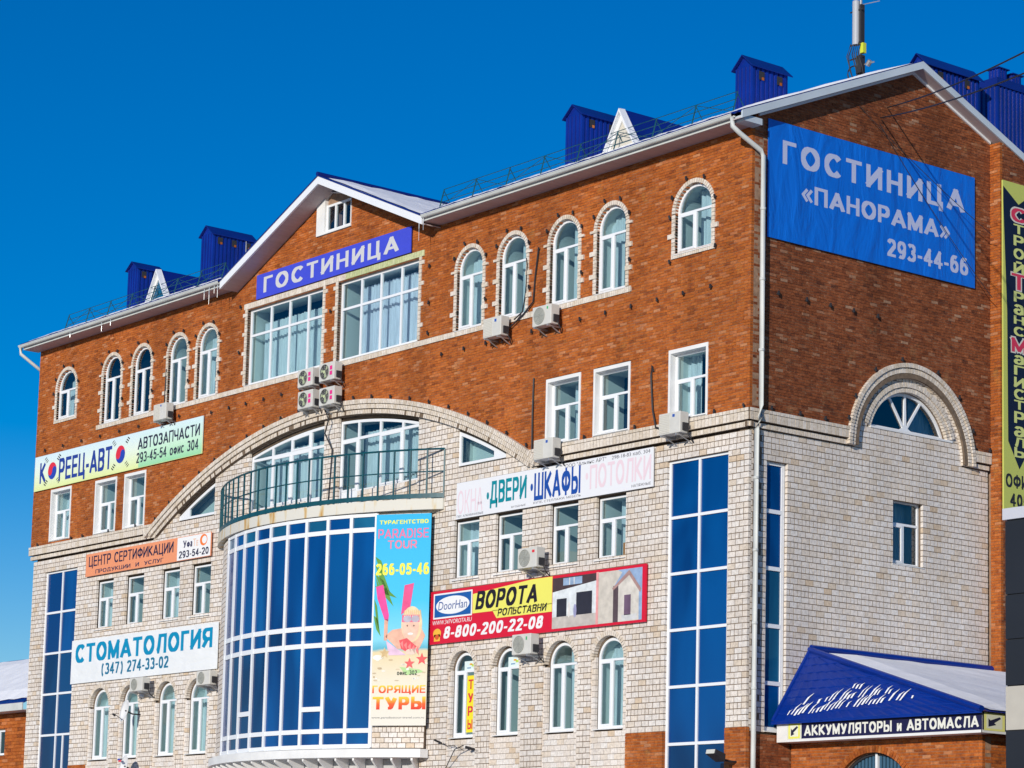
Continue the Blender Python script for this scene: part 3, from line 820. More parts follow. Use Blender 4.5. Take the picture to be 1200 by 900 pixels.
# small window and tall blue window
y0, y1 = 5.26, 6.40
SWO.append(Opening(y0, y1, 10.85, 12.53))
grid_window(B, splace(y0, y1, 10.85, WX), y1 - y0, 1.68, rows=(1.07,), rowcols=[(-.02,), ()], f=.06, bar=.06, casement=((0, 0),), recess=.16, curtain=[(.5, 1, 1)])
y0, y1 = .72, 1.44
SWO.append(Opening(y0, y1, 6.25, 12.97))
grid_window(B, splace(y0, y1, 6.25, WX), y1 - y0, 6.72, rows=(1.18, 2.6, 4.03, 5.46), rowcols=[()] * 5, f=.10, bar=.1, panes=BLUEGLASS, pane_mats=lambda r, c: TEALGLASS if r in (1, 2) else BLUEGLASS, inter=None, recess=.1, sill=True, name='stair_window')
SM = Matrix.Rotation(rot90, 4, 'Z')
def sbuild(mb, name, m, fix=False, kind=None, x=0.):
    o = mb.build(name, m, B, fix=fix); o.rotation_euler = (0, 0, rot90); o.location = (x, 0, 0)
    if kind: o['kind'] = kind
    return o
def rake(y): return (EZ - .02 + (RZ - EZ) * (y + .6) / (RYM + .6)) if y < RYM else (EZ - .02 + (RZ - EZ) * (2 * RYM + .6 - y) / (RYM + .6))
def sred_span(z):
    if z <= 21.4: return [(.1, SY)]
    d = (z - EZ) / ((RZ - EZ) / (RYM + .6))
    a = max(.1, -.6 + d + .12); b = min(SY, 2 * RYM + .6 - d - .12)
    return [(a, b)] if b > a else []
srb, srm = courses(sred_span, 14.17, 24.07, .075, .26, .010, SRO, 0., .10, .010, jitter=.006, phase=.11)
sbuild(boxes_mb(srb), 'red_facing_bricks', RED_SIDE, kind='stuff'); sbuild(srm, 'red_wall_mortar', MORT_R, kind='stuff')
def spale_span(z):
    if z < 13.72: return [(.2, SY)]
    r = arch_s_at(z)
    return [(r[0], r[1])] if r else []
swb, swm = courses(spale_span, 6.2, 16.0, .15, .27, .021, SWO, -WX, .09, .006, header_every=4, jitter=.004, phase=.07)
near = sorted(range(len(swb)), key=lambda i: (swb[i][0] + swb[i][1]) + abs(swb[i][4] - 9) * .1)[:130]; nset = set(near)
sbuild(boxes_mb([b for i, b in enumerate(swb) if i not in nset]), 'pale_facing_blocks', WHITE, kind='stuff'); sbuild(swm, 'pale_wall_mortar', MORT_W, kind='stuff')
for i in near:
    b = swb[i]; o = single(b); o.location = (-b[2], b[0], b[4]); o.rotation_euler = (0, 0, rot90)
sbb, sbm_ = courses(lambda z: [(.17, SY)], 0, 6.15, .075, .26, .010, [], .07, .12, .012)
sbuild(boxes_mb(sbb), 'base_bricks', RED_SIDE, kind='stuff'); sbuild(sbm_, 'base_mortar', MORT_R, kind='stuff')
# corner returns: red pieces closing the corner
core('side_wall_red', [(.05, 14.1), (SCY - 2.03, 14.1)] + [(SCY - 2.05 * math.cos(t), SCZ + 2.05 * math.sin(t)) for t in [rad(12) + rad(156) * i / 30 for i in range(31)]] + [(SCY + 2.03, 14.1), (SY, 14.1), (SY, 22.6), (RYM, 23.95), (.05, 21.6)], [], 0, .3, MORT_R, rot90, (-.095, 0, 0))
core('side_wall_pale', [(.15, 0), (SY, 0), (SY, 13.95)] + [(SCY + 2.0 * math.cos(t), SCZ + 2.0 * math.sin(t)) for t in [rad(8) + rad(164) * i / 24 for i in range(25)]] + [(.15, 13.95)],
     [[(5.25, 10.85), (6.41, 10.85), (6.41, 12.54), (5.25, 12.54)], [(.71, 6.25), (1.45, 6.25), (1.45, 12.98), (.71, 12.98)], [(SCY + p[0], seg_z + p[1]) for p in fan_outer]], 0, .3, MORT_W, rot90, (WX - .085, 0, 0))
# side cornice and double ring
cor2 = MB(); cor2m = MB()
def side_cornice(y0, y1):
    for (za, zb, d) in ((14.08, 14.17, -.075), (13.87, 14.075, -.065), (13.71, 13.84, .02)):
        x = y0
        while x < y1 - .02:
            e = min(x + .13, y1); cor2.box(x + .008, e - .008, d + R.uniform(-.003, .003), .14, za + .004, zb - .004, R.random()); x = e
        cor2m.box(y0 + .005, y1 - .005, d + .014, .13, za, zb)
side_cornice(-.03, SCY - 2.28); side_cornice(SCY + 2.28, SY)
for (r0, r1, d) in ((2.01, 2.13, .03), (2.145, 2.28, -.05), (2.29, 2.41, -.09)):
    a0 = math.asin(-.02 / r0); n = int(math.pi * r0 / .088)
    ring(cor2, SCY, SCZ, r0 + .004, r1 - .004, a0, math.pi - a0, n, d, .2)
for (r0, r1, d) in ((fr - .0, fr + .12, .075), (fr + .13, fr + .26, .04)):
    ring(cor2, SCY, 13.87, r0, r1 - .006, rad(17), rad(163), int(rad(146) * r0 / .085), d, .2)
me = plate(ring_solid(SCY, SCZ, 2.015, 2.405, 0, math.pi, 50), [], .2, MORT_W, 'arch_mortar'); o = obj('arch_mortar', me, B, (.012 + .0, 0, 0), rot90); o.location = (.035, 0, 0)
sbuild(cor2, 'cornice_bricks', TRIM, fix=True, kind='stuff'); sbuild(cor2m, 'cornice_mortar', MORT_W, kind='stuff')
# projecting end bay of the side wall: sunny return face, and its outer face
PX = .35
pb, pmm = courses(lambda z: [(0.0, PX)], 0, 22.7, .075, .26, .010, [], 0., .1, .012, jitter=.005)
o = boxes_mb(pb).build('pilaster_bricks', RED, B, fix=False); o.location = (0, SY, 0); o['kind'] = 'stuff'
o = pmm.build('pilaster_mortar', MORT_R, B, fix=False); o['kind'] = 'stuff'; o.location = (0, SY, 0)
def end_span(z):
    if z <= 21.3: return [(SY + .1, 12.4)]
    d = (z - EZ) / ((RZ - EZ) / (RYM + .6)); b = min(12.4, 2 * RYM + .6 - d - .15)
    return [(SY + .1, b)] if b > SY + .2 else []
eb, em_ = courses(end_span, 0, 22.8, .075, .26, .010, [], 0., .1, .010, jitter=.006)
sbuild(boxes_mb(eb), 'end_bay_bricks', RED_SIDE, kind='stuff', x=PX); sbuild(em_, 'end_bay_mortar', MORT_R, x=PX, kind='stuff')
q = MB(); q.box(-36.8, .0, 11.5, 11.8, 0, 21.6); q.box(XL + .12, XL + .3, .4, 11.5, 0, 21.6); q.box(-.4, .3, SY + .11, 11.8, 0, 21.4); q.box(XL + .3, -.4, .5, 11.5, 17.0, 17.2); q.box(XL + .3, -.4, .9, 11.5, 13.2, 13.4)
q.box(XL+.3,-.4,1.6,1.8,0,21.4)
q.build('rear_and_inner_walls', MORT_R, B)['kind'] = 'stuff'
lw, lm = courses(lambda z: [(-11.4, 0.)], 14.17, 21.4, .075, .26, .01, [], 0, .1, .01)   # left end wall
o = boxes_mb(lw).build('end_wall_bricks', RED, B, fix=False); o.rotation_euler = (0, 0, -rot90); o.location = (XL, 0, 0); o['kind'] = 'stuff'

# ================================================================== roof
roofsl = (RZ - EZ) / (RYM + .6)
XR = .36
def corrug(mb, xa, xb, ya, yb, fz, period=.2, amp=.022, t=.03, step=.05):
    n = int((xb - xa) / step)
    for i in range(n):
        x0 = xa + (xb - xa) * i / n; x1 = xa + (xb - xa) * (i + 1) / n
        a = amp * math.cos(2 * math.pi * x0 / period); b = amp * math.cos(2 * math.pi * x1 / period)
        mb.hexa([(x0, ya, fz(ya) + a - t), (x1, ya, fz(ya) + b - t), (x1, yb, fz(yb) + b - t), (x0, yb, fz(yb) + a - t),
                 (x0, ya, fz(ya) + a), (x1, ya, fz(ya) + b), (x1, yb, fz(yb) + b), (x0, yb, fz(yb) + a)])
fz = lambda y: EZ + .14 + roofsl * (y + .6)
rf = MB(); corrug(rf, XL - .3, GCX - 5.3, -.72, RYM, fz); roof = rf.build('roof', BLUEROOF, B)
rf = MB(); corrug(rf, GCX + 5.3, XR, -.72, RYM, fz); roof2 = rf.build('roof', BLUEROOF, B)
rf = MB(); corrug(rf, GCX - 5.3, GCX + 5.3, .2, RYM, fz, step=.1); rf.build('roof', BLUEROOF, B)
rb2 = MB(); fzb = lambda y: RZ + .10 - roofsl * (y - RYM)
rb2.hexa([(XL - .3, RYM, RZ + .05), (XR, RYM, RZ + .05), (XR, 12.4, fzb(12.4) - .05), (XL - .3, 12.4, fzb(12.4) - .05), (XL - .3, RYM, RZ + .1), (XR, RYM, RZ + .1), (XR, 12.4, fzb(12.4)), (XL - .3, 12.4, fzb(12.4))])
o = rb2.build('roof_back_slope', BLUEROOF, B)
sn = MB()
def snow_sheet(mb, xa, xb, ya, yb, f, th=.06, nx=60, ny=8, hole=None):
    pts = {}
    for i in range(nx + 1):
        for j in range(ny + 1):
            x = xa + (xb - xa) * i / nx; y = ya + (yb - ya) * j / ny
            if j == 0: y += R.uniform(0, .12)
            if i in (0, nx): x += R.uniform(-.05, .05)
            h = th * (0 if (i in (0, nx) or j in (0, ny)) else 1) + R.uniform(-.015, .02)
            pts[i, j] = (x, y, f(x, y) + max(h, 0) + .024)
    n = len(mb.v); idx = {}
    for k, p in pts.items(): idx[k] = len(mb.v); mb.v.append(p)
    for i in range(nx):
        for j in range(ny): mb.f.append((idx[i, j], idx[i + 1, j], idx[i + 1, j + 1], idx[i, j + 1])); mb.r.append(0)
snow_sheet(sn, XL - .2, GCX - 5.5, -.60, RYM - .3, lambda x, y: fz(y), nx=80)
sn.build('roof_snow', SNOW, roof)['kind'] = 'stuff'; sn = MB()
snow_sheet(sn, GCX + 5.6, XR - .1, -.60, RYM - .3, lambda x, y: fz(y), nx=80)
o = sn.build('roof_snow', SNOW, roof2); o['kind'] = 'stuff'
# front gable roof
gr = MB()
def gz(x): return GPZ + .06 - GSL * abs(x - GCX)
GW = 5.42
for s in (-1, 1):
    xe = GCX + s * GW
    gr.hexa([(GCX, -.72, gz(GCX) - .04), (xe, -.72, gz(xe) - .04), (xe, 5.4, gz(xe) - .04), (GCX, 5.4, gz(GCX) - .04), (GCX, -.72, gz(GCX)), (xe, -.72, gz(xe)), (xe, 5.4, gz(xe)), (GCX, 5.4, gz(GCX))])
gr.tube([(GCX, -.74, gz(GCX) + .03), (GCX, 5.3, gz(GCX) + .03)], .07)
groof = gr.build('gable_roof', BLUEROOF, B)
gs = MB()
nx, ny = 14, 16
pts = {}
for i in range(nx + 1):
    for j in range(ny + 1):
        x = GCX + .35 + (GW - .42) * i / nx; y = -.6 + 5.6 * j / ny
        if j == 0: y += R.uniform(-.04, .1)
        h = 0 if i in (0, nx) or j in (0, ny) else .055 + R.uniform(-.02, .02)
        pts[i, j] = (x, y, gz(x) + .012 + h)
idx = {}
for k, p in pts.items(): idx[k] = len(gs.v); gs.v.append(p)
for i in range(nx):
    for j in range(ny): gs.f.append((idx[i, j], idx[i + 1, j], idx[i + 1, j + 1], idx[i, j + 1])); gs.r.append(0)
o = gs.build('roof_snow', SNOW, groof); o['kind'] = 'stuff'
# gable bargeboards and soffit
for s in (-1, 1):
    bg_ = MB(); sf = MB()
    xe = GCX + s * (GW - .02)
    bg_.hexa([(GCX, -.70, gz(GCX) - .28), (xe, -.70, gz(xe) - .28), (xe, -.64, gz(xe) - .28), (GCX, -.64, gz(GCX) - .28), (GCX, -.70, gz(GCX) - .045), (xe, -.70, gz(xe) - .045), (xe, -.64, gz(xe) - .045), (GCX, -.64, gz(GCX) - .045)])
    sf.hexa([(GCX, -.64, gz(GCX) - .27), (xe, -.64, gz(xe) - .27), (xe, -.005, gz(xe) - .27), (GCX, -.005, gz(GCX) - .27), (GCX, -.64, gz(GCX) - .24), (xe, -.64, gz(xe) - .24), (xe, -.005, gz(xe) - .24), (GCX, -.005, gz(GCX) - .24)])
    bg_.build('bargeboard', PVC, B); sf.build('gable_soffit', SOFFIT, B)
# eaves: boxed soffit, fascia, gutter
for xa, xb in ((XL - .15, GCX - 5.22), (GCX + 5.2, .0)):
    so_ = MB(); fa = MB(); so_.box(xa, xb, -.58, -.004, 21.34, 21.37)
    fa.box(xa, xb, -.62, -.58, 21.345, 21.50); so_.build('soffit', SOFFIT, B); fa.build('fascia', GUTTER, B)
for xa, xb in ((XL - .3, GCX - 5.42), (GCX + 5.42, .02)):
    n = 8; gu = MB()
    for k in range(n):
        a0 = math.pi + math.pi * k / n; a1 = math.pi + math.pi * (k + 1) / n
        gu.quad((xa, -.69 + .075 * math.cos(a0), 21.49 + .085 * math.sin(a0)), (xb, -.69 + .075 * math.cos(a0), 21.49 + .085 * math.sin(a0)),
                (xb, -.69 + .075 * math.cos(a1), 21.49 + .085 * math.sin(a1)), (xa, -.69 + .075 * math.cos(a1), 21.49 + .085 * math.sin(a1)))
    gu.box(xa, xb, -.775, -.76, 21.48, 21.505)
    gu.build('gutter', GUTTER, B, fix=False)
# side rake boards, soffit
RAKEG = mat('white_metal_shade_tint', (.55, .62, .68), .5, .4, var=.1, scale=1)  # bluish grey of the shaded side put into the white metal's colour
def rz_(y): return (EZ + .10 + roofsl * (y + .6)) if y < RYM else (RZ + .10 - roofsl * (y - RYM))
for ya, yb in ((-.72, RYM), (RYM, 12.4)):
    rk = MB(); rs = MB()
    for (t, x0, x1, d0, d1) in ((rk, XR - .02, XR + .03, -.17, .03),):
        t.hexa([(x0, ya, rz_(ya) + d0), (x1, ya, rz_(ya) + d0), (x1, yb, rz_(yb) + d0), (x0, yb, rz_(yb) + d0), (x0, ya, rz_(ya) + d1), (x1, ya, rz_(ya) + d1), (x1, yb, rz_(yb) + d1), (x0, yb, rz_(yb) + d1)])
    xs = .003 if ya < 0 else .0
    yy = yb
    rs.hexa([(xs, ya, rz_(ya) - .17), (XR - .02, ya, rz_(ya) - .17), (XR - .02, yb, rz_(yb) - .17), (xs, yb, rz_(yb) - .17), (xs, ya, rz_(ya) - .14), (XR - .02, ya, rz_(ya) - .14), (XR - .02, yb, rz_(yb) - .14), (xs, yb, rz_(yb) - .14)])
    rk.build('bargeboard', RAKEG, B); rs.build('rake_soffit', SOFFIT, B)
rt = MB(); rt.box(-.01, XR - .03, -.6, .02, 21.30, 21.46); rt.build('eave_return', RAKEG, B)
for ya, yb in ((.2, RYM), (RYM, SY - .02)):
    rm2 = MB()
    rm2.hexa([(.0, ya, rz_(ya) - .24), (.05, ya, rz_(ya) - .24), (.05, yb, rz_(yb) - .24), (.0, yb, rz_(yb) - .24), (.0, ya, rz_(ya) - .172), (.05, ya, rz_(ya) - .172), (.05, yb, rz_(yb) - .172), (.0, yb, rz_(yb) - .172)])
    rm2.build('rake_moulding', PVC, B)
# downpipes
dp = MB()
dp.tube([(.0, -.69, 21.42), (.0, -.69, 21.2), (.06, -.5, 21.05), (.13, .17, 20.72), (.13, .27, 20.6), (.13, .27, 14.25), (.12, .27, 13.95), (.02, .24, 13.65), (.02, .24, 6.3), (.02, .24, .3)], .065, 10)
for z in (19.2, 17.4, 15.6, 12.4, 10.6, 8.8, 7.2): dp.tube([(.13 if z > 14 else .02, .27 if z > 14 else .24, z), (.13 if z > 14 else .02, .27 if z > 14 else .24, z + .07)], .075, 10)
dp.build('downpipe', GUTTER, B, smooth=True)
dp = MB(); dp.tube([(XL - .22, -.69, 21.42), (XL - .22, -.69, 21.2), (XL - .14, .1, 20.7), (XL - .1, .35, 20.55), (XL - .1, .35, 14)], .06, 8); dp.build('downpipe', GUTTER, B, smooth=True)
# icicles
ic = MB()
def icicle(x, y, z, L):
    ic.tube([(x, y, z), (x, y, z - L * .3)], .012, 5); ic.tube([(x, y, z - L * .3), (x, y, z - L * .7)], .006, 4)
for x, L in ((-24.6, .5), (-24.3, .8), (-24.0, .35), (-23.8, .6), (-31.2, .45), (-30.6, .3), (-33.4, .25), (-13.0, .9), (-12.8, .5)): icicle(x, -.7, 21.4, L)
tag(ic.build('icicles', mat('ice', (.50, .56, .62), .15, .5), B), kind='stuff')

# snow guard rails on the roof: one rail, each post its own part
def guard(xa, xb, n, label):
    for k in range(n):
        x = xa + (xb - xa) * k / (n - 1)
        p = MB(); p.tube([(x + .0, -.25, 21.62), (x - .0, -.05, 22.36)], .018, 6); p.tube([(x + .02, .3, 21.8), (x, -.05, 22.3)], .012, 5); p.build('guard_post', TEAL, B)
    r_ = MB()
    for z, y in ((22.36, -.05), (22.15, -.10), (21.95, -.16)): r_.tube([(xa, y, z), (xb, y, z)], .011, 5)
    for k in range(n - 1):
        x0 = xa + (xb - xa) * k / (n - 1); x1 = xa + (xb - xa) * (k + 1) / (n - 1)
        if k % 2: r_.tube([(x0, -.05, 22.34), (x1, -.2, 21.8)], .009, 5)
        else: r_.tube([(x0, -.2, 21.8), (x1, -.05, 22.34)], .009, 5)
    r_.build('guard_rail', TEAL, B)
guard(-12.7, -.5, 9, ''); guard(-34.7, -24.4, 8, '')

# dormers
def dormer(xc, w_, zb, h, pm_=None):
    d = MB(); y0 = .05
    outer = [(-w_ / 2, 0), (w_ / 2, 0), (0, h)]; k = .74
    inn = [(-w_ / 2 * k + .0, .12), (w_ / 2 * k, .12), (0, .12 + (h - .12) * k * .96)]
    me = plate(outer, [inn], .09, PVCG, 'dormer'); o = obj('dormer', me, B, (xc, y0, zb))
    obj('pane', _poly(inn, .05, pm_ or TEALGLASS, 'pane'), o)
    r_ = MB()
    for s in (-1, 1):
        r_.hexa([(s * w_ / 2 * 1.06, .0, -.06), (0, .0, h), (0, 2.7, h), (s * w_ / 2 * 1.06, .4, -.06), (s * w_ / 2 * 1.06 + s * .02, .0, -.03), (0, .0, h + .05), (0, 2.7, h + .05), (s * w_ / 2 * 1.06 + s * .02, .4, -.03)])
    obj('dormer_roof', r_.mesh('dormer_roof', BLUEROOF, True), o)
    f_ = MB()
    for s in (-1, 1):
        f_.hexa([(s * w_ / 2 * 1.08, -.12, -.05), (0, -.12, h - .03), (0, .1, h - .03), (s * w_ / 2 * 1.08, .1, -.05), (s * w_ / 2 * 1.08 + s * .01, -.12, .0), (0, -.12, h + .05), (0, .1, h + .07), (s * w_ / 2 * 1.08 + s * .03, .1, .03)])
    obj('dormer_trim', f_.mesh('dormer_trim', PVC, True), o)
dormer(-5.05, 1.22, 21.84, 1.10, mat('cream_dormer_panel', (.62, .58, .50), .6)); dormer(-28.8, 1.22, 21.84, 1.06)

# ventilation shafts clad in blue profiled sheet
def shaft(x0, x1, y0, y1, zb, ze, zp, lx=True, flat=False, cap_over=.1, name='ventilation_shaft', holes=3):
    b = MB()
    def ribs(a, c, fixed, axis, sgn):
        n = max(3, int(round((c - a) / .16)))
        for i in range(n):
            p0 = a + (c - a) * i / n; p1 = a + (c - a) * (i + 1) / n; q = (p1 - p0) * .5
            e = fixed + sgn * .03
            if axis == 'x': b.box(p0, p0 + q, min(fixed, e), max(fixed, e), zb, ze)
            else: b.box(min(fixed, e), max(fixed, e), p0, p0 + q, zb, ze)
    b.box(x0, x1, y0, y1, zb, ze)
    ribs(x0, x1, y0, 'x', -1); ribs(y0, y1, x1, 'y', 1); ribs(x0, x1, y1, 'x', 1); ribs(y0, y1, x0, 'y', -1)
    xm = (x0 + x1) / 2
    if not flat:
        b.f.append((len(b.v), len(b.v) + 1, len(b.v) + 2)); b.v += [(x0, y0, ze), (x1, y0, ze), (xm, y0, zp - .04)]; b.r.append(0)
        b.f.append((len(b.v), len(b.v) + 1, len(b.v) + 2)); b.v += [(x1, y1, ze), (x0, y1, ze), (xm, y1, zp - .04)]; b.r.append(0)
    body = b.build(name, BLUEVENT, B)
    c = MB()
    if flat:
        c.box(x0 - .06, x1 + .06, y0 - .06, y1 + .06, ze, zp)
    else:
        for s, xe in ((-1, x0 - cap_over), (1, x1 + cap_over)):
            c.hexa([(xe, y0 - .1, ze - .06), (xm, y0 - .1, zp - .03), (xm, y1 + .1, zp - .03), (xe, y1 + .1, ze - .06), (xe, y0 - .1, ze - .03), (xm, y0 - .1, zp), (xm, y1 + .1, zp), (xe, y1 + .1, ze - .03)])
    c.build('shaft_cap', BLUEROOF, body)
    if holes:
        n = holes
        for i in range(n):
            yy = y0 + (y1 - y0) * (i + .5) / n
            v = MB(); v.box(x1 + .031, x1 + .037, yy - .1, yy + .1, ze - .36, ze - .12); v.build('vent_opening', IRON, body)
            v = MB(); v.box(x1 + .038, x1 + .045, yy + .0, yy + .08, ze - .36, ze - .28); v.build('brick_flue', RED, body)
    return body
shaft(-35.95, -35.30, 3, 4.0, 22.6, 24.75, 25.02, holes=2)
shaft(-30.9, -30.2, 3, 4.75, 22.6, 25.05, 25.38, holes=3)
shaft(-10.9, -10.22, 3, 4.5, 22.6, 24.72, 25.06, holes=2)
shaft(-3.76, -3.16, 3, 4.35, 22.6, 24.42, 24.76, holes=2)
shaft(-1.12, -.55, 7.0, 9.15, 22.5, 24.72, 25.07, holes=2)
shaft(-1.28, -.66, 10, 12.0, 21.8, 24.8, 25.03, flat=True, holes=0)
shaft(-1.05, -.72, 10.15, 10.5, 24.95, 25.35, 25.38, flat=True, holes=0, name='flue_stub'); shaft(-1.05, -.72, 10.75, 11.1, 24.95, 25.3, 25.33, flat=True, holes=0, name='flue_stub')

# ================================================================== bow front, slab, balcony
BCX, BCY, BR = -18.4, 8.0, 9.7
def bp(a, r=BR): return (BCX + r * math.sin(a), BCY - r * math.cos(a))
angs = [rad(-1.0 + 5.07 * k) for k in range(-4, 6)]
angs = [rad(-23.4)] + angs[0:] if False else angs
bow = MB()
for a in angs:
    c, s_ = math.cos(a), math.sin(a)
    def loc(u, d): return (BCX + (BR - d) * s_ + u * c, BCY - (BR - d) * c + u * s_)
    h = .055
    p = [loc(-h, -.05), loc(h, -.05), loc(h, .08), loc(-h, .08)]
    bow.prism(p, 6.22, 12.94)
bowo = bow.build('bow_window', PVC, B)
rowz = [(6.20, 6.32), (6.64, 6.77), (9.13, 9.27), (9.64, 9.78), (12.42, 12.55), (12.86, 12.96)]
for (za, zb) in rowz:
    rl = MB()
    for i in range(len(angs) - 1):
        a, b = angs[i], angs[i + 1]
        p = [bp(a, BR + .035), bp(b, BR + .035), bp(b, BR - .06), bp(a, BR - .06)]
        rl.prism(p, za, zb)
    rl.build('bow_transom', PVC, bowo)
sub = {3: (7.15, 7.27), 8: (7.15, 7.27)}
for i in range(len(angs) - 1):
    a, b = angs[i], angs[i + 1]
    for j in range(len(rowz) - 1):
        za, zb = rowz[j][1], rowz[j + 1][0]
        m_ = BLUEGLASS
        if j == 4 and i % 2 == 0: m_ = TEALGLASS
        if j <= 1 and i in (1, 2, 3): m_ = DARKREFL
        if j == 3 and i in (3, 7): m_ = BLUEGLASS2
        if j <= 1 and i in (5, 8): m_ = BLUEGLASS2
        if j == 2 and i in (4,): m_ = DARKREFL
        pq = MB(); p0, p1 = bp(a), bp(b)
        pq.quad((p0[0], p0[1], za), (p1[0], p1[1], za), (p1[0], p1[1], zb), (p0[0], p0[1], zb)); pq.build('pane', m_, bowo, fix=False)
pier = MB(); pierm = MB()
for (a0, a1) in ((rad(-34.2), angs[0] - .004), (angs[-1] + .004, rad(34.2))):
    k = 0; z = 6.2
    while z < 12.85:
        h = min(.15, 12.92 - z); L = (.135 if k % 4 == 3 else .27) / BR; t = a0 - (L / 2 if k % 2 else 0)
        while t < a1 - 1e-4:
            t0, t1 = max(t, a0) + .0010, min(t + L, a1) - .0010
            if t1 - t0 > .003:
                q = [bp(t0, BR + .01), bp(t1, BR + .01), bp(t1, BR - .09), bp(t0, BR - .09)]
                pier.hexa([(x_, y_, z + .01) for x_, y_ in q] + [(x_, y_, z + h - .01) for x_, y_ in q], R.random() * (.22 if k % 4 == 3 else 1))
            t += L
        z += .15; k += 1
    q = [bp(a0 + (a1 - a0) * i / 10, BR + .003) for i in range(11)] + [bp(a1 + (a0 - a1) * i / 10, BR - .2) for i in range(11)]
    pierm.prism(q, 6.2, 12.92)
pier.build('bow_pier_blocks', WHITE, B)['kind'] = 'stuff'; pierm.build('bow_pier_mortar', MORT_W, B)['kind'] = 'stuff'
for i in (2, 6):
    a, b = angs[i], angs[i + 1]
    sx = MB(); sx.prism([bp(a, BR + .05), bp(b, BR + .05), bp(b, BR - .03), bp(a, BR - .03)], 7.28, 7.42)
    sx.build('vent_sash', PVC, bowo)
# pale curved spandrel behind the bow, ledge and brackets under it
def arcpoly(r, a0, a1, n=30, back=None):
    pts = [bp(a0 + (a1 - a0) * i / n, r) for i in range(n + 1)]
    return pts
lg = MB(); p = arcpoly(BR + .22, rad(-35.5), rad(34.0)); lg.prism(p + [(p[-1][0], .05), (p[0][0], .05)], 5.93, 6.17); lg.build('bow_ledge', PVCG, B)
for i in range(-9, 10):
    a = rad(3.6 * i); q0 = bp(a, BR + .15); q1 = bp(a, BR - .45); c, s_ = math.cos(a) * .03, math.sin(a) * .03
    k = MB(); k.hexa([(q0[0] - c, q0[1] - s_, 5.85), (q0[0] + c, q0[1] + s_, 5.85), (q1[0] + c, q1[1] + s_, 5.45), (q1[0] - c, q1[1] - s_, 5.45), (q0[0] - c, q0[1] - s_, 5.93), (q0[0] + c, q0[1] + s_, 5.93), (q1[0] + c, q1[1] + s_, 5.93), (q1[0] - c, q1[1] - s_, 5.93)])
    k.build('ledge_bracket', PVCG, B)
bwl = MB(); p = arcpoly(BR - .5, rad(-33), rad(33)); bwl.prism(p + [(p[-1][0], .05), (p[0][0], .05)], 0, 5.92); bwl.build('bow_base', mat('grey_render', (.5, .5, .5), .8, var=.1), B)
BLX, BLY, BLR = -18.4, 8.79, 10.57
def bl(a, r=BLR): return (BLX + r * math.sin(a), BLY - r * math.cos(a))
am = math.asin(5.93 / BLR)
slab = MB(); p = [bl(-am + 2 * am * i / 60) for i in range(61)]; slab.prism(p + [(p[-1][0], WY + .02), (p[0][0], WY + .02)], 12.98, 13.29)
bal = slab.build('balcony', RUST, B)
under = MB(); p2 = [bl(-am + 2 * am * i / 60, BLR - .22) for i in range(2, 59)]; under.prism(p2 + [(p2[-1][0], WY + .02), (p2[0][0], WY + .02)], 12.93, 12.975); under.build('slab_underside', CONC, bal)
rail = MB()
def arc_rail(mb, r, z, rr, a0=-am, a1=am, n=60):
    mb.tube([(*bl(a0 + (a1 - a0) * i / n, r), z) for i in range(n + 1)], rr, 6)
arc_rail(rail, BLR - .05, 14.73, .03); rail.build('handrail', TEAL, bal)
rail = MB(); arc_rail(rail, BLR - .05, 14.08, .02); rail.build('mid_rail', TEAL, bal)
bt = MB(); n = 60
for i in range(n):
    a, b = -am + 2 * am * i / n, -am + 2 * am * (i + 1) / n
    bt.prism([bl(a, BLR - .03), bl(b, BLR - .03), bl(b, BLR - .07), bl(a, BLR - .07)], 13.32, 13.45)
bt.build('kick_rail', TEAL, bal)
ps = MB(); ps.box(-.022, .022, -.022, .022, 0, 1.42); pme = ps.mesh('post', TEAL, True)
N = 24
for i in range(N + 1):
    a = -am + 2 * am * i / N; q = bl(a, BLR - .05)
    o = obj('railing_post', pme, bal, (q[0], q[1], 13.3)); o.rotation_euler = (0, 0, a)

# brick infill below the arched windows (in front of the solid lower part of the frames)
ib = []; im = MB()
for xa, xb in ((-22.75, -19.62), (-16.82, -13.80)):
    z1_ = 14.12
    b_, m_ = courses(lambda z: [(xa, xb)], 13.4, 14.0, .15, .27, .013, [], WY + .02, .08, .012)
    ib += b_; k = len(im.v); im.v += m_.v; im.f += [tuple(q + k for q in f_) for f_ in m_.f]; im.r += m_.r
boxes_mb(ib).build('parapet_blocks', WHITE, B, fix=False)['kind'] = 'stuff'; im.build('parapet_mortar', MORT_W, B, fix=False)['kind'] = 'stuff'

# small dark garland hooks along the bands
hk = MB(); hk.box(-.015, .015, -.08, .0, -.012, .012); hk.box(-.022, .022, -.09, -.05, -.05, .06); hme = hk.mesh('wall_hook', IRON, True)
hooks = []
for x in [-12.6 + .0 + 1.02 * i for i in range(12)]: hooks.append((x, 17.47))
for x in [-24.9 + 1.02 * i for i in range(6)]: hooks.append((x, 17.47))
for x in [-36.0 + 1.3 * i for i in range(8)]: hooks.append((x, 17.62))
for i in range(22):
    t = aend + .02 + (math.pi - 2 * aend - .04) * i / 21; hooks.append((ACX + (ARO + .07) * math.cos(t), ACZ + (ARO + .07) * math.sin(t)))
for x in (-36.2, -33.8, -31.2, -29.4, -8.0, -6.2, -4.2, -1.2, -.15, -33.0): hooks.append((x, 14.22))
for cx in (-11.43, -9.48, -7.26, -5.31, -31.52, -29.52, -27.22, -25.37):
    for t in (18, 62, 108, 150): hooks.append((cx + .79 * math.cos(rad(t)), 19.79 + .79 * math.sin(rad(t))))
    hooks.append((cx + .8, 18.75))
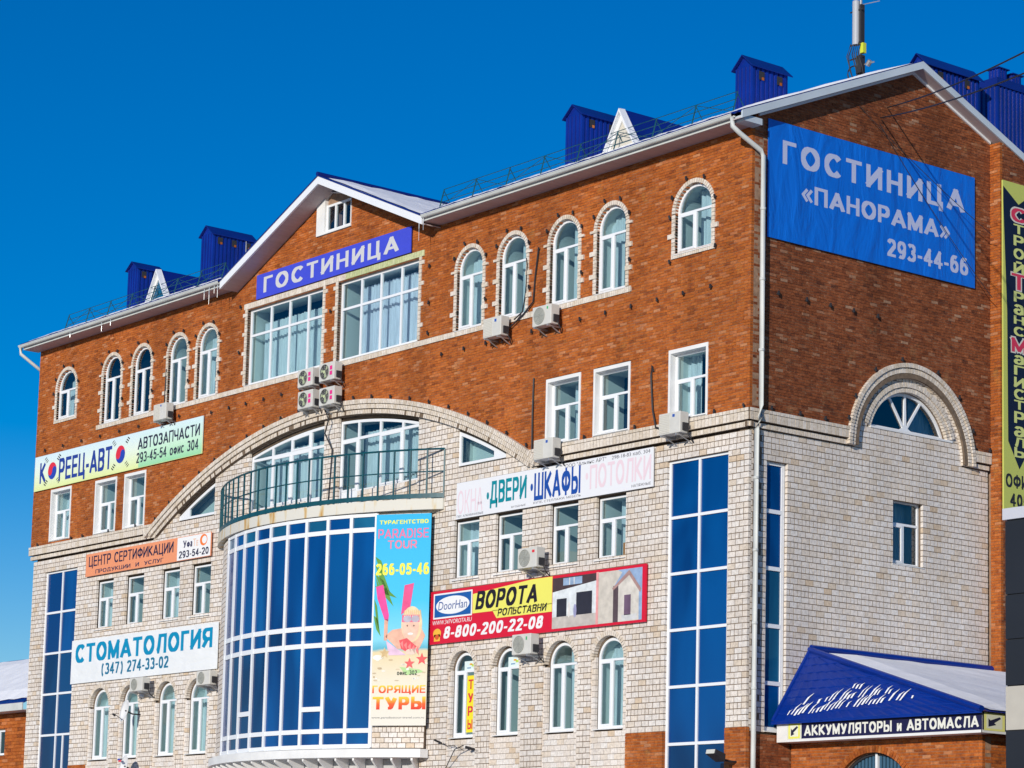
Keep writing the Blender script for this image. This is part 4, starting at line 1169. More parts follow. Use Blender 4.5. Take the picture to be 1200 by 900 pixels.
for cx, cz in ((-2.12, 19.64), (-34.7, 19.68)):
    for t in (10, 60, 105, 150, 185): hooks.append((cx + .87 * math.cos(rad(t)), cz + .87 * math.sin(rad(t))))
for x, z in ((-13.3, 20.2), (-13.3, 19.1), (-13.3, 18.2), (-18.3, 19.7), (-23.4, 20.7), (-23.4, 19.2), (-2.95, 18.38), (-1.25, 18.5)): hooks.append((x, z))
for x, z in hooks:
    o = obj('wall_hook', hme, B, (x, -.0, z)); o.rotation_euler = (0, R.uniform(-.3, .3), R.uniform(-.3, .3))
for y, z in [(.9, 17.2), (1.9, 17.2), (2.75, 17.2), (3.6, 17.2), (4.5, 17.2), (.7, 14.24), (1.7, 14.24), (2.6, 14.24), (8.25, 14.24), (8.85, 14.24)] + [(SCY + 2.5 * math.cos(rad(t)), SCZ + 2.5 * math.sin(rad(t))) for t in (22, 45, 68, 100, 125, 150, 165)]:
    obj('wall_hook', hme, B, (.0, y, z), rot90)

# ================================================================== lettering tools
tcache = {}
def text_co(s, bold=.02, shear=0.):
    k = (s, bold, shear)
    if k not in tcache:
        c = bpy.data.curves.new('t', 'FONT'); c.body = s; c.size = 1; c.offset = bold; c.resolution_u = 3; c.space_character = 1.0 + bold * 1.2
        o = bpy.data.objects.new('t', c)
        me = bpy.data.meshes.new_from_object(o); bpy.data.objects.remove(o); bpy.data.curves.remove(c)
        v = [(q.co.x + shear * q.co.y, q.co.y) for q in me.vertices]; f = [tuple(p.vertices) for p in me.polygons]
        bpy.data.meshes.remove(me)
        x0 = min(a for a, b in v); x1 = max(a for a, b in v); y0 = min(b for a, b in v); y1 = max(b for a, b in v)
        tcache[k] = ([((a - x0) / (x1 - x0), (b - y0) / (y1 - y0)) for a, b in v], f)
    return tcache[k]
def _arc(cx, cy, rx, ry, a0, a1, n=9):
    return [(cx + rx * math.cos(rad(a0 + (a1 - a0) * i / n)), cy + ry * math.sin(rad(a0 + (a1 - a0) * i / n))) for i in range(n + 1)]
def _bowl(x0, xr, yt, yb): return [(x0, yt)] + _arc(xr, (yt + yb) / 2, 1 - xr, (yt - yb) / 2, 90, -90, 8) + [(x0, yb)]
_O = _arc(.5, .5, .5, .5, 0, 360, 20)
GL = {  # capital letters as strokes in a unit box: width, strokes
 'А': (.90, [[(0, 0), (.5, 1)], [(.5, 1), (1, 0)], [(.2, .27), (.8, .27)]]), 'В': (.76, [[(0, 0), (0, 1)], _bowl(0, .6, 1, .53), _bowl(0, .62, .53, 0)]),
 'Г': (.64, [[(0, 0), (0, 1)], [(0, 1), (1, 1)]]), 'Д': (.92, [[(.05, 0), (.95, 0)], [(.14, 0), (.30, 1)], [(.26, 1), (.84, 1)], [(.84, 1), (.84, 0)], [(0, .09), (0, -.22)], [(1, .09), (1, -.22)]]),
 'Е': (.70, [[(0, 0), (0, 1)], [(0, 1), (1, 1)], [(0, .52), (.9, .52)], [(0, 0), (1, 0)]]), 'З': (.72, [_arc(.42, .76, .52, .24, 160, -90, 9), _arc(.42, .26, .58, .26, 90, -160, 9)]),
 'И': (.80, [[(0, 0), (0, 1)], [(1, 0), (1, 1)], [(0, .05), (1, .95)]]), 'Й': (.80, [[(0, 0), (0, .82)], [(1, 0), (1, .82)], [(0, .05), (1, .78)], [(.3, 1), (.7, 1)]]),
 'К': (.82, [[(0, 0), (0, 1)], [(.05, .45), (.9, 1)], [(.25, .5), (1, 0)]]), 'Л': (.86, [[(-.02, .0), (.1, .03), (.2, .3), (.32, 1)], [(.3, 1), (1, 1)], [(1, 1), (1, 0)]]),
 'М': (.95, [[(0, 0), (0, 1)], [(0, .97), (.5, .1)], [(.5, .1), (1, .97)], [(1, 1), (1, 0)]]), 'Н': (.80, [[(0, 0), (0, 1)], [(1, 0), (1, 1)], [(0, .5), (1, .5)]]),
 'О': (.90, [_O]), 'П': (.80, [[(0, 0), (0, 1)], [(0, 1), (1, 1)], [(1, 1), (1, 0)]]), 'Р': (.74, [[(0, 0), (0, 1)], _bowl(0, .6, 1, .42)]),
 'С': (.82, [_arc(.56, .5, .56, .5, 40, 320, 18)]), 'Т': (.78, [[(0, 1), (1, 1)], [(.5, 0), (.5, 1)]]), 'У': (.80, [[(0, 1), (.52, .32)], [(1, 1), (.5, .1), (.38, 0), (.12, 0)]]),
 'Ф': (1.0, [_arc(.5, .52, .5, .34, 0, 360, 18), [(.5, 0), (.5, 1)]]), 'Ц': (.84, [[(0, 1), (0, 0)], [(0, 0), (1, 0)], [(.86, 1), (.86, 0)], [(1, .09), (1, -.22)]]),
 'Ч': (.76, [[(1, 0), (1, 1)], [(0, 1), (0, .62), (.14, .45), (.45, .42), (1, .45)]]), 'Ш': (1.08, [[(0, 0), (0, 1)], [(.5, 0), (.5, 1)], [(1, 0), (1, 1)], [(0, 0), (1, 0)]]),
 'Щ': (1.14, [[(0, 0), (0, 1)], [(.46, 0), (.46, 1)], [(.92, 0), (.92, 1)], [(0, 0), (1, 0)], [(1, .09), (1, -.22)]]), 'Ы': (1.02, [[(0, 0), (0, 1)], [(0, .56)] + _arc(.4, .28, .26, .28, 90, -90, 8) + [(0, 0)], [(1, 0), (1, 1)]]),
 'Ь': (.74, [[(0, 0), (0, 1)], _bowl(0, .6, .56, 0)]), 'Я': (.78, [[(1, 0), (1, 1)], [(1, 1)] + _arc(.4, .71, .4, .29, 90, 270, 8) + [(1, .42)], [(.45, .42), (.02, 0)]]),
 'D': (.82, [[(0, 0), (0, 1)], _bowl(0, .5, 1, 0)]), 'S': (.76, [_arc(.5, .75, .46, .25, 30, 270, 9) + _arc(.5, .25, .5, .25, 90, -150, 9)]), 'I': (.22, [[(.5, 0), (.5, 1)]]),
 'U': (.80, [[(0, 1), (0, .35)] + _arc(.5, .35, .5, .35, 180, 360, 9) + [(1, 1)]]), 'а': (.70, [_arc(.48, .62, .45, .38, 155, 0, 8) + [(.93, 0)], _arc(.45, .26, .45, .26, 60, 360, 9)]),
 '0': (.66, [_O]), '1': (.5, [[(.6, 0), (.6, 1)], [(.6, .95), (.1, .72)]]), '2': (.66, [_arc(.5, .72, .5, .28, 165, -20, 8) + [(.02, .03)], [(0, 0), (1, 0)]]),
 '3': (.66, [_arc(.42, .76, .50, .24, 150, -90, 8), _arc(.42, .26, .56, .26, 90, -155, 8)]), '4': (.68, [[(.72, 0), (.72, 1)], [(.72, .98), (.02, .3)], [(0, .25), (1, .25)]]),
 '5': (.66, [[(.95, 1), (.18, 1)], [(.18, 1), (.08, .5)], [(.08, .52)] + _arc(.45, .32, .53, .32, 110, -155, 9)]), '6': (.66, [_arc(.5, .32, .5, .32, 0, 360, 16), _arc(.58, .45, .58, .55, 60, 175, 7)]),
 '7': (.64, [[(0, 1), (1, 1)], [(.95, .96), (.35, 0)]]), '8': (.66, [_arc(.5, .76, .42, .24, 0, 360, 14), _arc(.5, .26, .5, .26, 0, 360, 14)]), '9': (.66, [_arc(.5, .68, .5, .32, 0, 360, 16), _arc(.42, .55, .58, .55, -120, -5, 7)]),
 '-': (.36, [[(0, .36), (1, .36)]]), '(': (.46, [_arc(1.0, .42, 1.0, .66, 110, 250, 9)]), ')': (.46, [_arc(0, .42, 1.0, .66, 70, -70, 9)]), ' ': (.42, []), '.': (.2, [[(.5, 0), (.5, .02)]]),
 '«': (.62, [[(.45, .72), (0, .4)], [(0, .4), (.45, .08)], [(1, .72), (.55, .4)], [(.55, .4), (1, .08)]]), '»': (.62, [[(0, .72), (.45, .4)], [(.45, .4), (0, .08)], [(.55, .72), (1, .4)], [(1, .4), (.55, .08)]]),
}
for a_, b_ in (('т', 'Т'), ('р', 'Р'), ('о', 'О'), ('й', 'Й'), ('н', 'Н'), ('с', 'С'), ('г', 'Г'), ('и', 'И'), ('л', 'Л'), ('ь', 'Ь'), ('P', 'Р'), ('A', 'А'), ('R', 'Я'), ('E', 'Е'), ('T', 'Т'), ('O', 'О'), ('ф', 'Ф'), ('п', 'П'), ('д', 'Д'), ('у', 'У'), ('к', 'К'), ('ц', 'Ц'), ('я', 'Я'), ('е', 'Е')): GL.setdefault(a_, GL[b_])
GL['R'] = (.78, [[(0, 0), (0, 1)], _bowl(0, .6, 1, .42), [(.5, .42), (.98, 0)]])
def stroke_text(s, tv=.21, th=.17, gap=.13, shear=0.):
    """bold block lettering: returns verts (u, v, stroke layer), faces, width"""
    V = []; F = []; x = 0.; lay = 0; tv0, th0 = tv, th
    for ch_ in s:
        small = ch_.islower() and any(q.isupper() or q.isdigit() for q in s)
        tv, th = (tv0 * .6, th0 * .6) if ch_ in '«»' else (tv0, th0)
        w_, st = GL[ch_]; hs_ = .72 if small else 1.; w_ *= hs_
        for pl in st:
            pts = [Vector((x + tv / 2 + a * (w_ - tv), (th / 2 + b * (1 - th)) * hs_)) for a, b in pl]
            closed = (pts[0] - pts[-1]).length < 1e-4 and len(pts) > 3
            n = len(pts); L_ = []; R_ = []
            for i, p in enumerate(pts):
                if closed: d0 = (pts[i] - pts[i - 1 if i else n - 2]).normalized(); d1 = (pts[(i + 1) if i < n - 1 else 1] - pts[i]).normalized()
                else: d0 = (pts[i] - pts[i - 1]).normalized() if i else None; d1 = (pts[i + 1] - pts[i]).normalized() if i < n - 1 else None
                d0 = d0 or d1; d1 = d1 or d0
                nn = Vector((-d0.y - d1.y, d0.x + d1.x)); nn.normalize(); k = 1 / max(.6, nn.dot(Vector((-d0.y, d0.x))))
                t = (tv * abs(nn.x) + th * abs(nn.y)) / 2 * k
                if i == 0 and not closed: p = p - d0 * (th / 2 if abs(d0.y) > .9 or abs(d0.x) > .9 else th * .5) * (1 if n == 2 else .0)
                if i == n - 1 and not closed: p = p + d0 * (th / 2) * (1 if n == 2 else .0)
                lo = -.25 if ch_ in 'ЦДЩ' else 0.
                for lst, q in ((L_, p + nn * t), (R_, p - nn * t)):
                    lst.append((q.x, min(hs_, max(lo, q.y)) if ch_ not in '()' else q.y, lay))
            if n == 2 and abs(pl[0][0] - pl[1][0]) > .2 and abs(pl[0][1] - pl[1][1]) < .01:
                y_ = pts[0].y; a_, b_ = sorted((pts[0].x, pts[1].x)); L_ = [(a_ - tv / 2, y_ + th / 2, lay), (b_ + tv / 2, y_ + th / 2, lay)]; R_ = [(a_ - tv / 2, y_ - th / 2, lay), (b_ + tv / 2, y_ - th / 2, lay)]
                if ch_ in 'ЦДЩ' and pl[0][1] == 0 and False: pass
            b = len(V); m_ = len(L_); V += L_ + R_
            for i in range(m_ - 1): F.append((b + m_ + i, b + m_ + i + 1, b + i + 1, b + i) if L_[0][1] >= R_[0][1] or True else None)
            lay += 1
        x += w_ + gap
    W_ = x - gap
    V = [(a + shear * b, b, l) for a, b, l in V]; W_ += shear
    return V, F, W_, lay
class Sign:
    """flat board with print; local frame u right, v up, depth inward. W, H in metres."""
    def __init__(s, name, label, cat, W, H, place, m, t=.03, group=None, kind_board='board'):
        x, y, z, rz = place
        s.W, s.H = W, H
        mb = MB(); mb.box(0, W, 0, t, 0, H)
        me = mb.mesh(name, m, True); s.o = bpy.data.objects.new(name, me); COL.objects.link(s.o)
        s.o.location = (x, y, z); s.o.rotation_euler = (0, 0, rz)
        tag(s.o, label, cat, group); s.layer = .003
    def add(s, me, name): return obj(name, me, s.o)
    def text(s, txt, u0, u1, v0, v1, c, bold=.02, shear=0., depth=None, m=None, name='lettering', spaced=False):
        if bold > .005 and all(q in GL for q in txt):
            tv = .15 + bold * 1.6
            V, f, W_, nl = stroke_text(txt, tv, tv * .8, .13 + (.10 if spaced else 0), shear)
            d = depth or s.layer
            me = bpy.data.meshes.new(name)
            me.from_pydata([((u0 + a / W_ * (u1 - u0)) * s.W, -d - .0004 * (l % 5), (v0 + b * (v1 - v0)) * s.H) for a, b, l in V], [], f)
            me.materials.append(m or P(c)); return s.add(me, name)
        v, f = text_co(txt, 0 if bold < .03 else .01, shear)
        me = bpy.data.meshes.new(name)
        d = depth or s.layer
        me.from_pydata([((u0 + a * (u1 - u0)) * s.W, -d, (v0 + b * (v1 - v0)) * s.H) for a, b in v], [], f)
        me.materials.append(m or P(c)); return s.add(me, name)
    def poly(s, pts, c, depth=None, m=None, name='print_panel'):
        return s.add(_poly([(a * s.W, b * s.H) for a, b in pts], -(depth or s.layer), m or (PV(c) if name == 'picture' else P(c)), name), name)
    def rect(s, u0, u1, v0, v1, c, depth=None, m=None, name='print_panel'):
        return s.poly([(u0, v0), (u1, v0), (u1, v1), (u0, v1)], c, depth, m, name)
    def ell(s, cu, cv, ru, rv, c, depth=None, a0=0, a1=2 * math.pi, n=28, name='print_panel', m=None):
        full = abs(a1 - a0 - 2 * math.pi) < 1e-6; k = n if full else n + 1
        return s.poly([(cu + ru * math.cos(a0 + (a1 - a0) * i / n), cv + rv * math.sin(a0 + (a1 - a0) * i / n)) for i in range(k)], c, depth, m, name)
def grad_mat(name, stops, axis='Z', scale=1., noise=0.):
    m, nt, b = new_mat(name); b.inputs['Roughness'].default_value = .6; b.inputs['Specular IOR Level'].default_value = .3
    tc = nt.nodes.new('ShaderNodeTexCoord'); sp = nt.nodes.new('ShaderNodeSeparateXYZ'); nt.links.new(tc.outputs['Object'], sp.inputs[0])
    mu = nt.nodes.new('ShaderNodeMath'); mu.operation = 'MULTIPLY'; mu.inputs[1].default_value = 1 / scale; nt.links.new(sp.outputs[axis], mu.inputs[0])
    r = nt.nodes.new('ShaderNodeValToRGB'); e = r.color_ramp.elements
    e[0].position = stops[0][0]; e[0].color = (*stops[0][1], 1); e[1].position = stops[-1][0]; e[1].color = (*stops[-1][1], 1)
    for p, c in stops[1:-1]: q = e.new(p); q.color = (*c, 1)
    src = mu.outputs[0]
    if noise:
        n = nt.nodes.new('ShaderNodeTexNoise'); n.inputs['Scale'].default_value = 2.2; nt.links.new(tc.outputs['Object'], n.inputs['Vector'])
        ma = nt.nodes.new('ShaderNodeMath'); ma.operation = 'MULTIPLY_ADD'; ma.inputs[1].default_value = noise; nt.links.new(n.outputs['Fac'], ma.inputs[0]); nt.links.new(src, ma.inputs[2]); src = ma.outputs[0]
    nt.links.new(src, r.inputs[0]); nt.links.new(r.outputs[0], b.inputs['Base Color'])
    return m
def cloth(name, c, wr=.6, vertical=False, c2=None):
    m, nt, b = new_mat(name); b.inputs['Roughness'].default_value = .5; b.inputs['Specular IOR Level'].default_value = .4
    tc = nt.nodes.new('ShaderNodeTexCoord'); mp = nt.nodes.new('ShaderNodeMapping'); mp.inputs['Scale'].default_value = (.9, 1, .3) if vertical else (.5, 1, .9); mp.inputs['Rotation'].default_value = (0, .3, 0)
    nt.links.new(tc.outputs['Object'], mp.inputs[0])
    n = nt.nodes.new('ShaderNodeTexNoise'); n.inputs['Scale'].default_value = 1.6; n.inputs['Detail'].default_value = 4; n.inputs['Distortion'].default_value = .6
    nt.links.new(mp.outputs[0], n.inputs['Vector'])
    bp_ = nt.nodes.new('ShaderNodeBump'); bp_.inputs['Strength'].default_value = wr; bp_.inputs['Distance'].default_value = .25
    nt.links.new(n.outputs['Fac'], bp_.inputs['Height']); nt.links.new(bp_.outputs[0], b.inputs['Normal'])
    b.inputs['Base Color'].default_value = (*c, 1)
    return m
WHITEP = (.82, .82, .82)
# --- hotel banner on the gable
s = Sign('banner', 'long violet blue hotel banner with white capitals under the gable attic window', 'banner', 8.24, .79, (-22.46, -.08, 20.775, 0), cloth('violet_blue_vinyl', (.055, .075, .62), .35))
s.text('ГОСТИНИЦА', .05, .925, .20, .84, (.60, .60, .62), bold=.035, spaced=True)
# --- big hotel banner on the side
s = Sign('banner', 'huge bright blue hotel banner with telephone number on the side wall gable', 'banner', 7.75, 3.06, (.06, .5, 18.585, rot90), cloth('bright_blue_vinyl', (.001, .145, .66), .5, True), t=.02)
LG = (.50, .54, .74)
s.text('ГОСТИНИЦА', .065, .945, .65, .85, LG, bold=.04, spaced=True); s.text('«ПАНОРАМА»', .155, .87, .37, .525, LG, bold=.04); s.text('293-44-66', .56, .965, .095, .25, LG, bold=.03)
# --- korean car parts sign
s = Sign('shop_sign', 'long car parts sign with red and blue roundels fading from pale blue to lime', 'sign', 11.3, 1.25, (-36.66, -.07, 16.175, 0), grad_mat('pale_fade', [(.0, (.72, .80, .34)), (.55, (.74, .84, .72)), (1., (.62, .78, .86))], 'Z', 1.25))
s.rect(.645, .998, .01, .99, (0, 0, 0), .002, grad_mat('green_fade', [(0, (.30, .66, .36)), (.45, (.55, .80, .60)), (1., (.64, .80, .85))], 'Z', 1.25))
NB = (.02, .05, .30)
s.text('К', .035, .072, .2, .80, NB, bold=.03); s.text('РЕЕЦ-АВТ', .158, .485, .16, .80, NB, bold=.03)
for cu_ in (.115, .536):
    rv = .245; ru = rv * 1.25 / 11.3
    s.ell(cu_, .5, ru, rv, (.70, .03, .06), .003, 0, math.pi, name='emblem'); s.ell(cu_, .5, ru, rv, (.02, .06, .42), .003, math.pi, 2 * math.pi, name='emblem')
    s.ell(cu_ - ru / 2, .5, ru / 2, rv / 2, (.70, .03, .06), .005, name='emblem'); s.ell(cu_ + ru / 2, .5, ru / 2, rv / 2, (.02, .06, .42), .005, name='emblem')
    for sx, sz in ((-1, 1), (1, 1), (-1, -1), (1, -1)):
        for k in range(3):
            a = cu_ + sx * ru * (1.25 + .22 * k); b = .5 + sz * rv * (1.15 + .2 * k); d = .006; e = .05
            s.poly([(a - d, b + sz * sx * e * .6), (a - d + .0012, b + sz * sx * e * .6 + .035), (a + d + .0012, b - sz * sx * e * .6 + .035), (a + d, b - sz * sx * e * .6)], (.03, .03, .04), .003, name='emblem_bar')
s.text('АВТОЗАПЧАСТИ', .638, .985, .5, .82, (.03, .03, .06), bold=.02); s.text('293-45-54 офис 304', .632, .98, .14, .42, (.03, .03, .06), bold=.012)
# --- certification sign
s = Sign('shop_sign', 'orange certification centre sign with a white phone panel under the cornice', 'sign', 8.05, .78, (-32.74, .0, 12.77, 0), P((.80, .30, .15)))
s.rect(.745, .997, .02, .98, WHITEP, .002)
s.text('ЦЕНТР СЕРТИФИКАЦИИ', .025, .715, .42, .88, (.02, .02, .06), bold=.012); s.text('продукции  и  услуг', .085, .64, .08, .26, (.03, .03, .08), bold=.01)
s.text('Уфа', .79, .86, .52, .84, (.02, .02, .08), bold=.02); s.text('Те', .865, .905, .52, .84, (.80, .55, .42), bold=.02)
s.ell(.945, .72, .028, .24, (.85, .20, .04), .003, name='emblem'); s.ell(.951, .72, .018, .16, WHITEP, .005, name='emblem')
s.text('293-54-20', .76, .985, .1, .4, (.02, .02, .06), bold=.02)
# --- dentist banner
s = Sign('banner', 'white dentist banner with turquoise capitals across the left pale wall', 'banner', 9.42, 1.5, (-33.5, .03, 9.1, 0), cloth('white_vinyl', (.78, .80, .81), .35), t=.02)
s.text('СТОМАТОЛОГИЯ', .03, .965, .47, .90, (.0, .25, .46), bold=.045); s.text('(347) 274-33-02', .225, .685, .14, .40, (.0, .16, .30), bold=.02)
# --- doors and wardrobes sign
s = Sign('shop_sign', 'white sign with teal, blue and faded pink words on the right pale wall', 'sign', 8.28, 1.03, (-11.8, .01, 12.6, 0), mat('white_sign_face', (.78, .79, .82), .5))
PK = (.78, .62, .68); TL = (.0, .24, .30); BL_ = (.01, .07, .35)
s.text('ОКНА', .008, .145, .12, .78, PK, bold=.0); s.ell(.173, .5, .0065, .1, TL); s.text('ДВЕРИ', .185, .378, .26, .88, TL, bold=.03)
s.ell(.405, .52, .0065, .1, BL_); s.text('ШКАФЫ', .418, .652, .15, .88, BL_, bold=.03); s.ell(.683, .55, .0065, .09, PK); s.text('ПОТОЛКИ', .698, .99, .2, .82, PK, bold=.01)
G3 = (.12, .12, .15)
s.text('ООО "Альянс АРТ"    298-18-83 каб. 304', .575, .985, .87, .97, G3, .0); s.text('ПВХ, АЛЮМИНИЕВЫЕ', .005, .15, .03, .1, G3, 0); s.text('ВХОДНЫЕ', .30, .375, .05, .11, G3, 0)
s.text('КУПЕ, СТЕЛЛАЖИ, МЕБЕЛЬ', .415, .655, .05, .12, G3, 0); s.text('НАТЯЖНЫЕ', .90, .99, .06, .13, G3, 0)
# --- red gate sign
s = Sign('shop_sign', 'red and yellow sign for gates and shutters with two house pictures', 'sign', 9.13, 1.5, (-12.85, .0, 9.12, 0), mat('red_sign_face', (.66, .008, .035), .45), t=.05)
RF = lambda *a, **k: s.rect(*a, **k)
s.rect(.015, .21, .47, .95, WHITEP, .002); s.rect(.021, .204, .50, .92, (.01, .10, .36), .004)
s.ell(.1125, .71, .084, .17, WHITEP, .006, name='emblem'); s.text('DoorHan', .04, .185, .63, .79, (.02, .08, .30), bold=.0, shear=.15, depth=.008)
YL = (.80, .76, .14)
s.poly([(.212, .50), (.59, .50), (.59, .99), (.50, .99), (.212, .86)], YL, .003); s.poly([(.33, .36), (.59, .36), (.59, .51), (.31, .51)], YL, .003)
s.text('ВОРОТА', .225, .53, .56, .90, (.015, .012, .02), bold=.045, shear=.22, depth=.006); s.text('РОЛЬСТАВНИ', .335, .568, .39, .53, (.015, .012, .02), bold=.02, shear=.2, depth=.006)
s.text('WWW.347VOROTA.RU', .013, .21, .36, .44, WHITEP, bold=.01, shear=.15)
s.text('8-800-200-22-08', .068, .555, .085, .31, WHITEP, bold=.035, shear=.2)
s.ell(.037, .2, .02, .09, (.85, .45, .05), .003, name='emblem'); s.rect(.022, .052, .05, .18, (.85, .45, .05), .003, name='emblem'); s.ell(.037, .13, .01, .05, (.66, .1, .03), .005, name='emblem')
# picture 1: garage
s.rect(.592, .79, .045, .95, (.62, .60, .60), .003, name='picture'); s.poly([(.592, .95), (.79, .95), (.79, .82), (.592, .70)], (.07, .045, .05), .005, name='picture'); s.poly([(.592, .70), (.79, .82), (.79, .25), (.592, .25)], (.72, .76, .78), .004, name='picture')
for a, b, t0, t1 in ((.612, .657, .25, .57), (.70, .77, .25, .65)): s.rect(a, b, t0, t1, (.03, .03, .045), .006, name='picture')
s.rect(.592, .79, .045, .25, (.55, .50, .46), .005, name='picture'); s.rect(.64, .725, .80, .93, (.30, .42, .60), .006, name='picture')
for k in range(2): s.rect(.667 + k * .02, .671 + k * .02, .8, .93, (.7, .7, .7), .007, name='picture')
s.ell(.668, .36, .006, .14, (.75, .72, .70), .008, name='picture'); s.ell(.695, .33, .007, .12, (.35, .35, .55), .008, name='picture')
# picture 2: house gable
s.rect(.797, .985, .045, .95, (.30, .42, .62), .003, name='picture'); s.poly([(.797, .045), (.862, .045), (.862, .65), (.90, .90), (.88, .95), (.797, .95)], (.62, .57, .50), .004, name='picture')
s.rect(.862, .885, .045, .68, (.10, .07, .08), .005, name='picture'); s.poly([(.884, .045), (.972, .045), (.972, .60), (.93, .86), (.884, .68)], (.66, .62, .56), .006, name='picture')
s.poly([(.858, .64), (.93, .93), (.93, .84), (.862, .60)], (.42, .26, .24), .008, name='picture'); s.poly([(.93, .93), (.982, .58), (.977, .52), (.93, .84)], (.42, .26, .24), .008, name='picture')
s.rect(.91, .938, .15, .5, (.16, .10, .16), .009, name='picture'); s.rect(.90, .965, .06, .16, (.62, .62, .62), .009, name='picture')
s.rect(.788, .798, .04, .96, (.80, .35, .35), .01, name='picture')
# --- travel agency banner on the bow
q0, q1 = bp(rad(24.75), BR + .17), (-12.80, -.10)
W_ = math.hypot(q1[0] - q0[0], q1[1] - q0[1]); ang = math.atan2(q1[1] - q0[1], q1[0] - q0[0])
s = Sign('banner', 'tall beach holiday banner with child in pink goggles beside the glass bow', 'banner', W_, 6.05, (q0[0], q0[1], 6.83, ang),
         grad_mat('beach_fade', [(0, (.74, .71, .64)), (.22, (.74, .69, .56)), (.36, (.72, .60, .36)), (.375, (.10, .42, .55)), (.42, (.22, .62, .78)), (.6, (.05, .50, .80)), (1., (.02, .42, .72))], 'Z', 6.05, .03), t=.015)
s.text('ТУРАГЕНТСТВО', .06, .95, .953, .972, (.80, .80, .05), bold=.03); s.text('PARADISE', .04, .96, .885, .93, (.72, .16, .32), bold=.01); s.text('TOUR', .22, .75, .835, .875, (.74, .2, .32), bold=.01)
# palm leaves at the left edge
for (u, v, du, dv, w_) in ((.0, .80, .22, -.10, .03), (.0, .76, .30, -.14, .025), (.0, .72, .36, -.16, .03), (.02, .70, .18, -.20, .03), (.0, .66, .42, -.06, .02), (.0, .60, .12, -.16, .04), (0, .52, .14, -.1, .04)):
    s.poly([(u, v), (u + du * .5, v + dv * .35 + w_ * .5), (u + du, v + dv), (u + du * .4, v + dv * .55 - w_ * .3)], (.10, .30, .04), .003, name='picture')
s.text('266-05-46', .02, .985, .71, .765, (.85, .80, .08), bold=.04, depth=.006)
# swim fins, child, starfish
PKF = (.80, .06, .30)
s.poly([(.03, .655), (.16, .665), (.28, .52), (.27, .49), (.20, .50), (.06, .60)], PKF, .004, name='picture'); s.poly([(.20, .50), (.27, .50), (.26, .40), (.20, .40)], (.70, .38, .28), .004, name='picture')
s.poly([(.55, .66), (.72, .67), (.66, .55), (.50, .52)], (.80, .08, .25), .004, name='picture')
SKIN = (.78, .44, .32)
s.poly([(.22, .42), (.45, .36), (.85, .36), (.95, .42), (.85, .47), (.35, .45)], SKIN, .004, name='picture'); s.ell(.70, .475, .19, .085, (.80, .62, .38), .005, name='picture')
s.ell(.68, .465, .15, .07, (.82, .52, .40), .006, name='picture'); s.rect(.52, .84, .485, .52, (.75, .14, .26), .007, name='picture'); s.rect(.56, .68, .49, .515, (.80, .55, .58), .008, name='picture'); s.rect(.70, .81, .49, .515, (.80, .55, .58), .008, name='picture')
s.ell(.68, .43, .05, .006, (.85, .80, .78), .008, name='picture'); s.ell(.62, .468, .012, .004, (.10, .05, .04), .008, name='picture'); s.ell(.74, .468, .012, .004, (.10, .05, .04), .008, name='picture')
s.poly([(.48, .40), (.62, .41), (.80, .37), (.68, .335), (.52, .36)], (.75, .08, .10), .007, name='picture'); s.poly([(.24, .40), (.45, .36), (.62, .33), (.30, .33)], (.72, .50, .66), .006, name='picture')
for k in range(9):   # wet blond hair strands, wave crests, shells in the sand
    s.poly([(.55 + .035 * k, .53 + .004 * (k % 3)), (.575 + .035 * k, .545), (.56 + .04 * k, .50)], (.70, .50, .26), .0075, name='picture')
for k in range(6):
    v = .395 + .012 * k; s.poly([(.30 + .05 * k, v), (.55 + .06 * k, v + .003), (.95, v + .001), (.55, v - .002)], (.50, .78, .84), .0035, name='picture')
for k in range(26):
    u = R.uniform(.03, .97); v = R.uniform(.21, .335); s.ell(u, v, R.uniform(.012, .045), R.uniform(.002, .006), R.choice([(.80, .74, .62), (.55, .42, .26), (.86, .83, .78), (.62, .50, .34)]), .0045, n=9, name='picture')
for k in range(5):
    s.poly([(.50 + .07 * k, .385 - .008 * k), (.55 + .07 * k, .398 - .006 * k), (.56 + .07 * k, .36 - .008 * k)], (.82, .22, .22), .0085, name='picture')
s.ell(.70, .345, .10, .014, (.80, .62, .52), .0085, name='picture'); s.ell(.62, .50, .075, .016, (.45, .42, .50), .0095, name='picture'); s.ell(.765, .50, .07, .016, (.45, .42, .50), .0095, name='picture')
def star(cu_, cv, r_, c):
    pts = []
    for k in range(10):
        t = math.pi / 2 + k * math.pi / 5; rr = r_ if k % 2 == 0 else r_ * .42; pts.append((cu_ + rr * math.cos(t), cv + rr * math.sin(t) * W_ / 6.05))
    s.poly(pts, c, .009, name='picture')
star(.68, .29, .10, (.75, .12, .12)); star(.90, .31, .11, (.75, .10, .10)); star(.22, .34, .1, (.70, .50, .25))
s.ell(.1, .32, .09, .012, (.80, .78, .72), .005, name='picture')
s.poly([(.50, .275), (.62, .235), (.95, .25), (.86, .262)], (.45, .68, .30), .004, name='picture'); s.text('офис 302', .46, .82, .236, .258, (.06, .08, .06), depth=.006)
FIRE = grad_mat('fire_print', [(0, (.75, .03, .02)), (.5, (.78, .12, .02)), (1, (.85, .62, .05))], 'Z', .001)
def fire(v0, v1): return grad_mat('fire_print', [(v0, (.68, .03, .02)), ((v0 * 1.2 + v1) / 2.2, (.80, .12, .02)), (v1, (.88, .62, .05))], 'Z', 6.05)
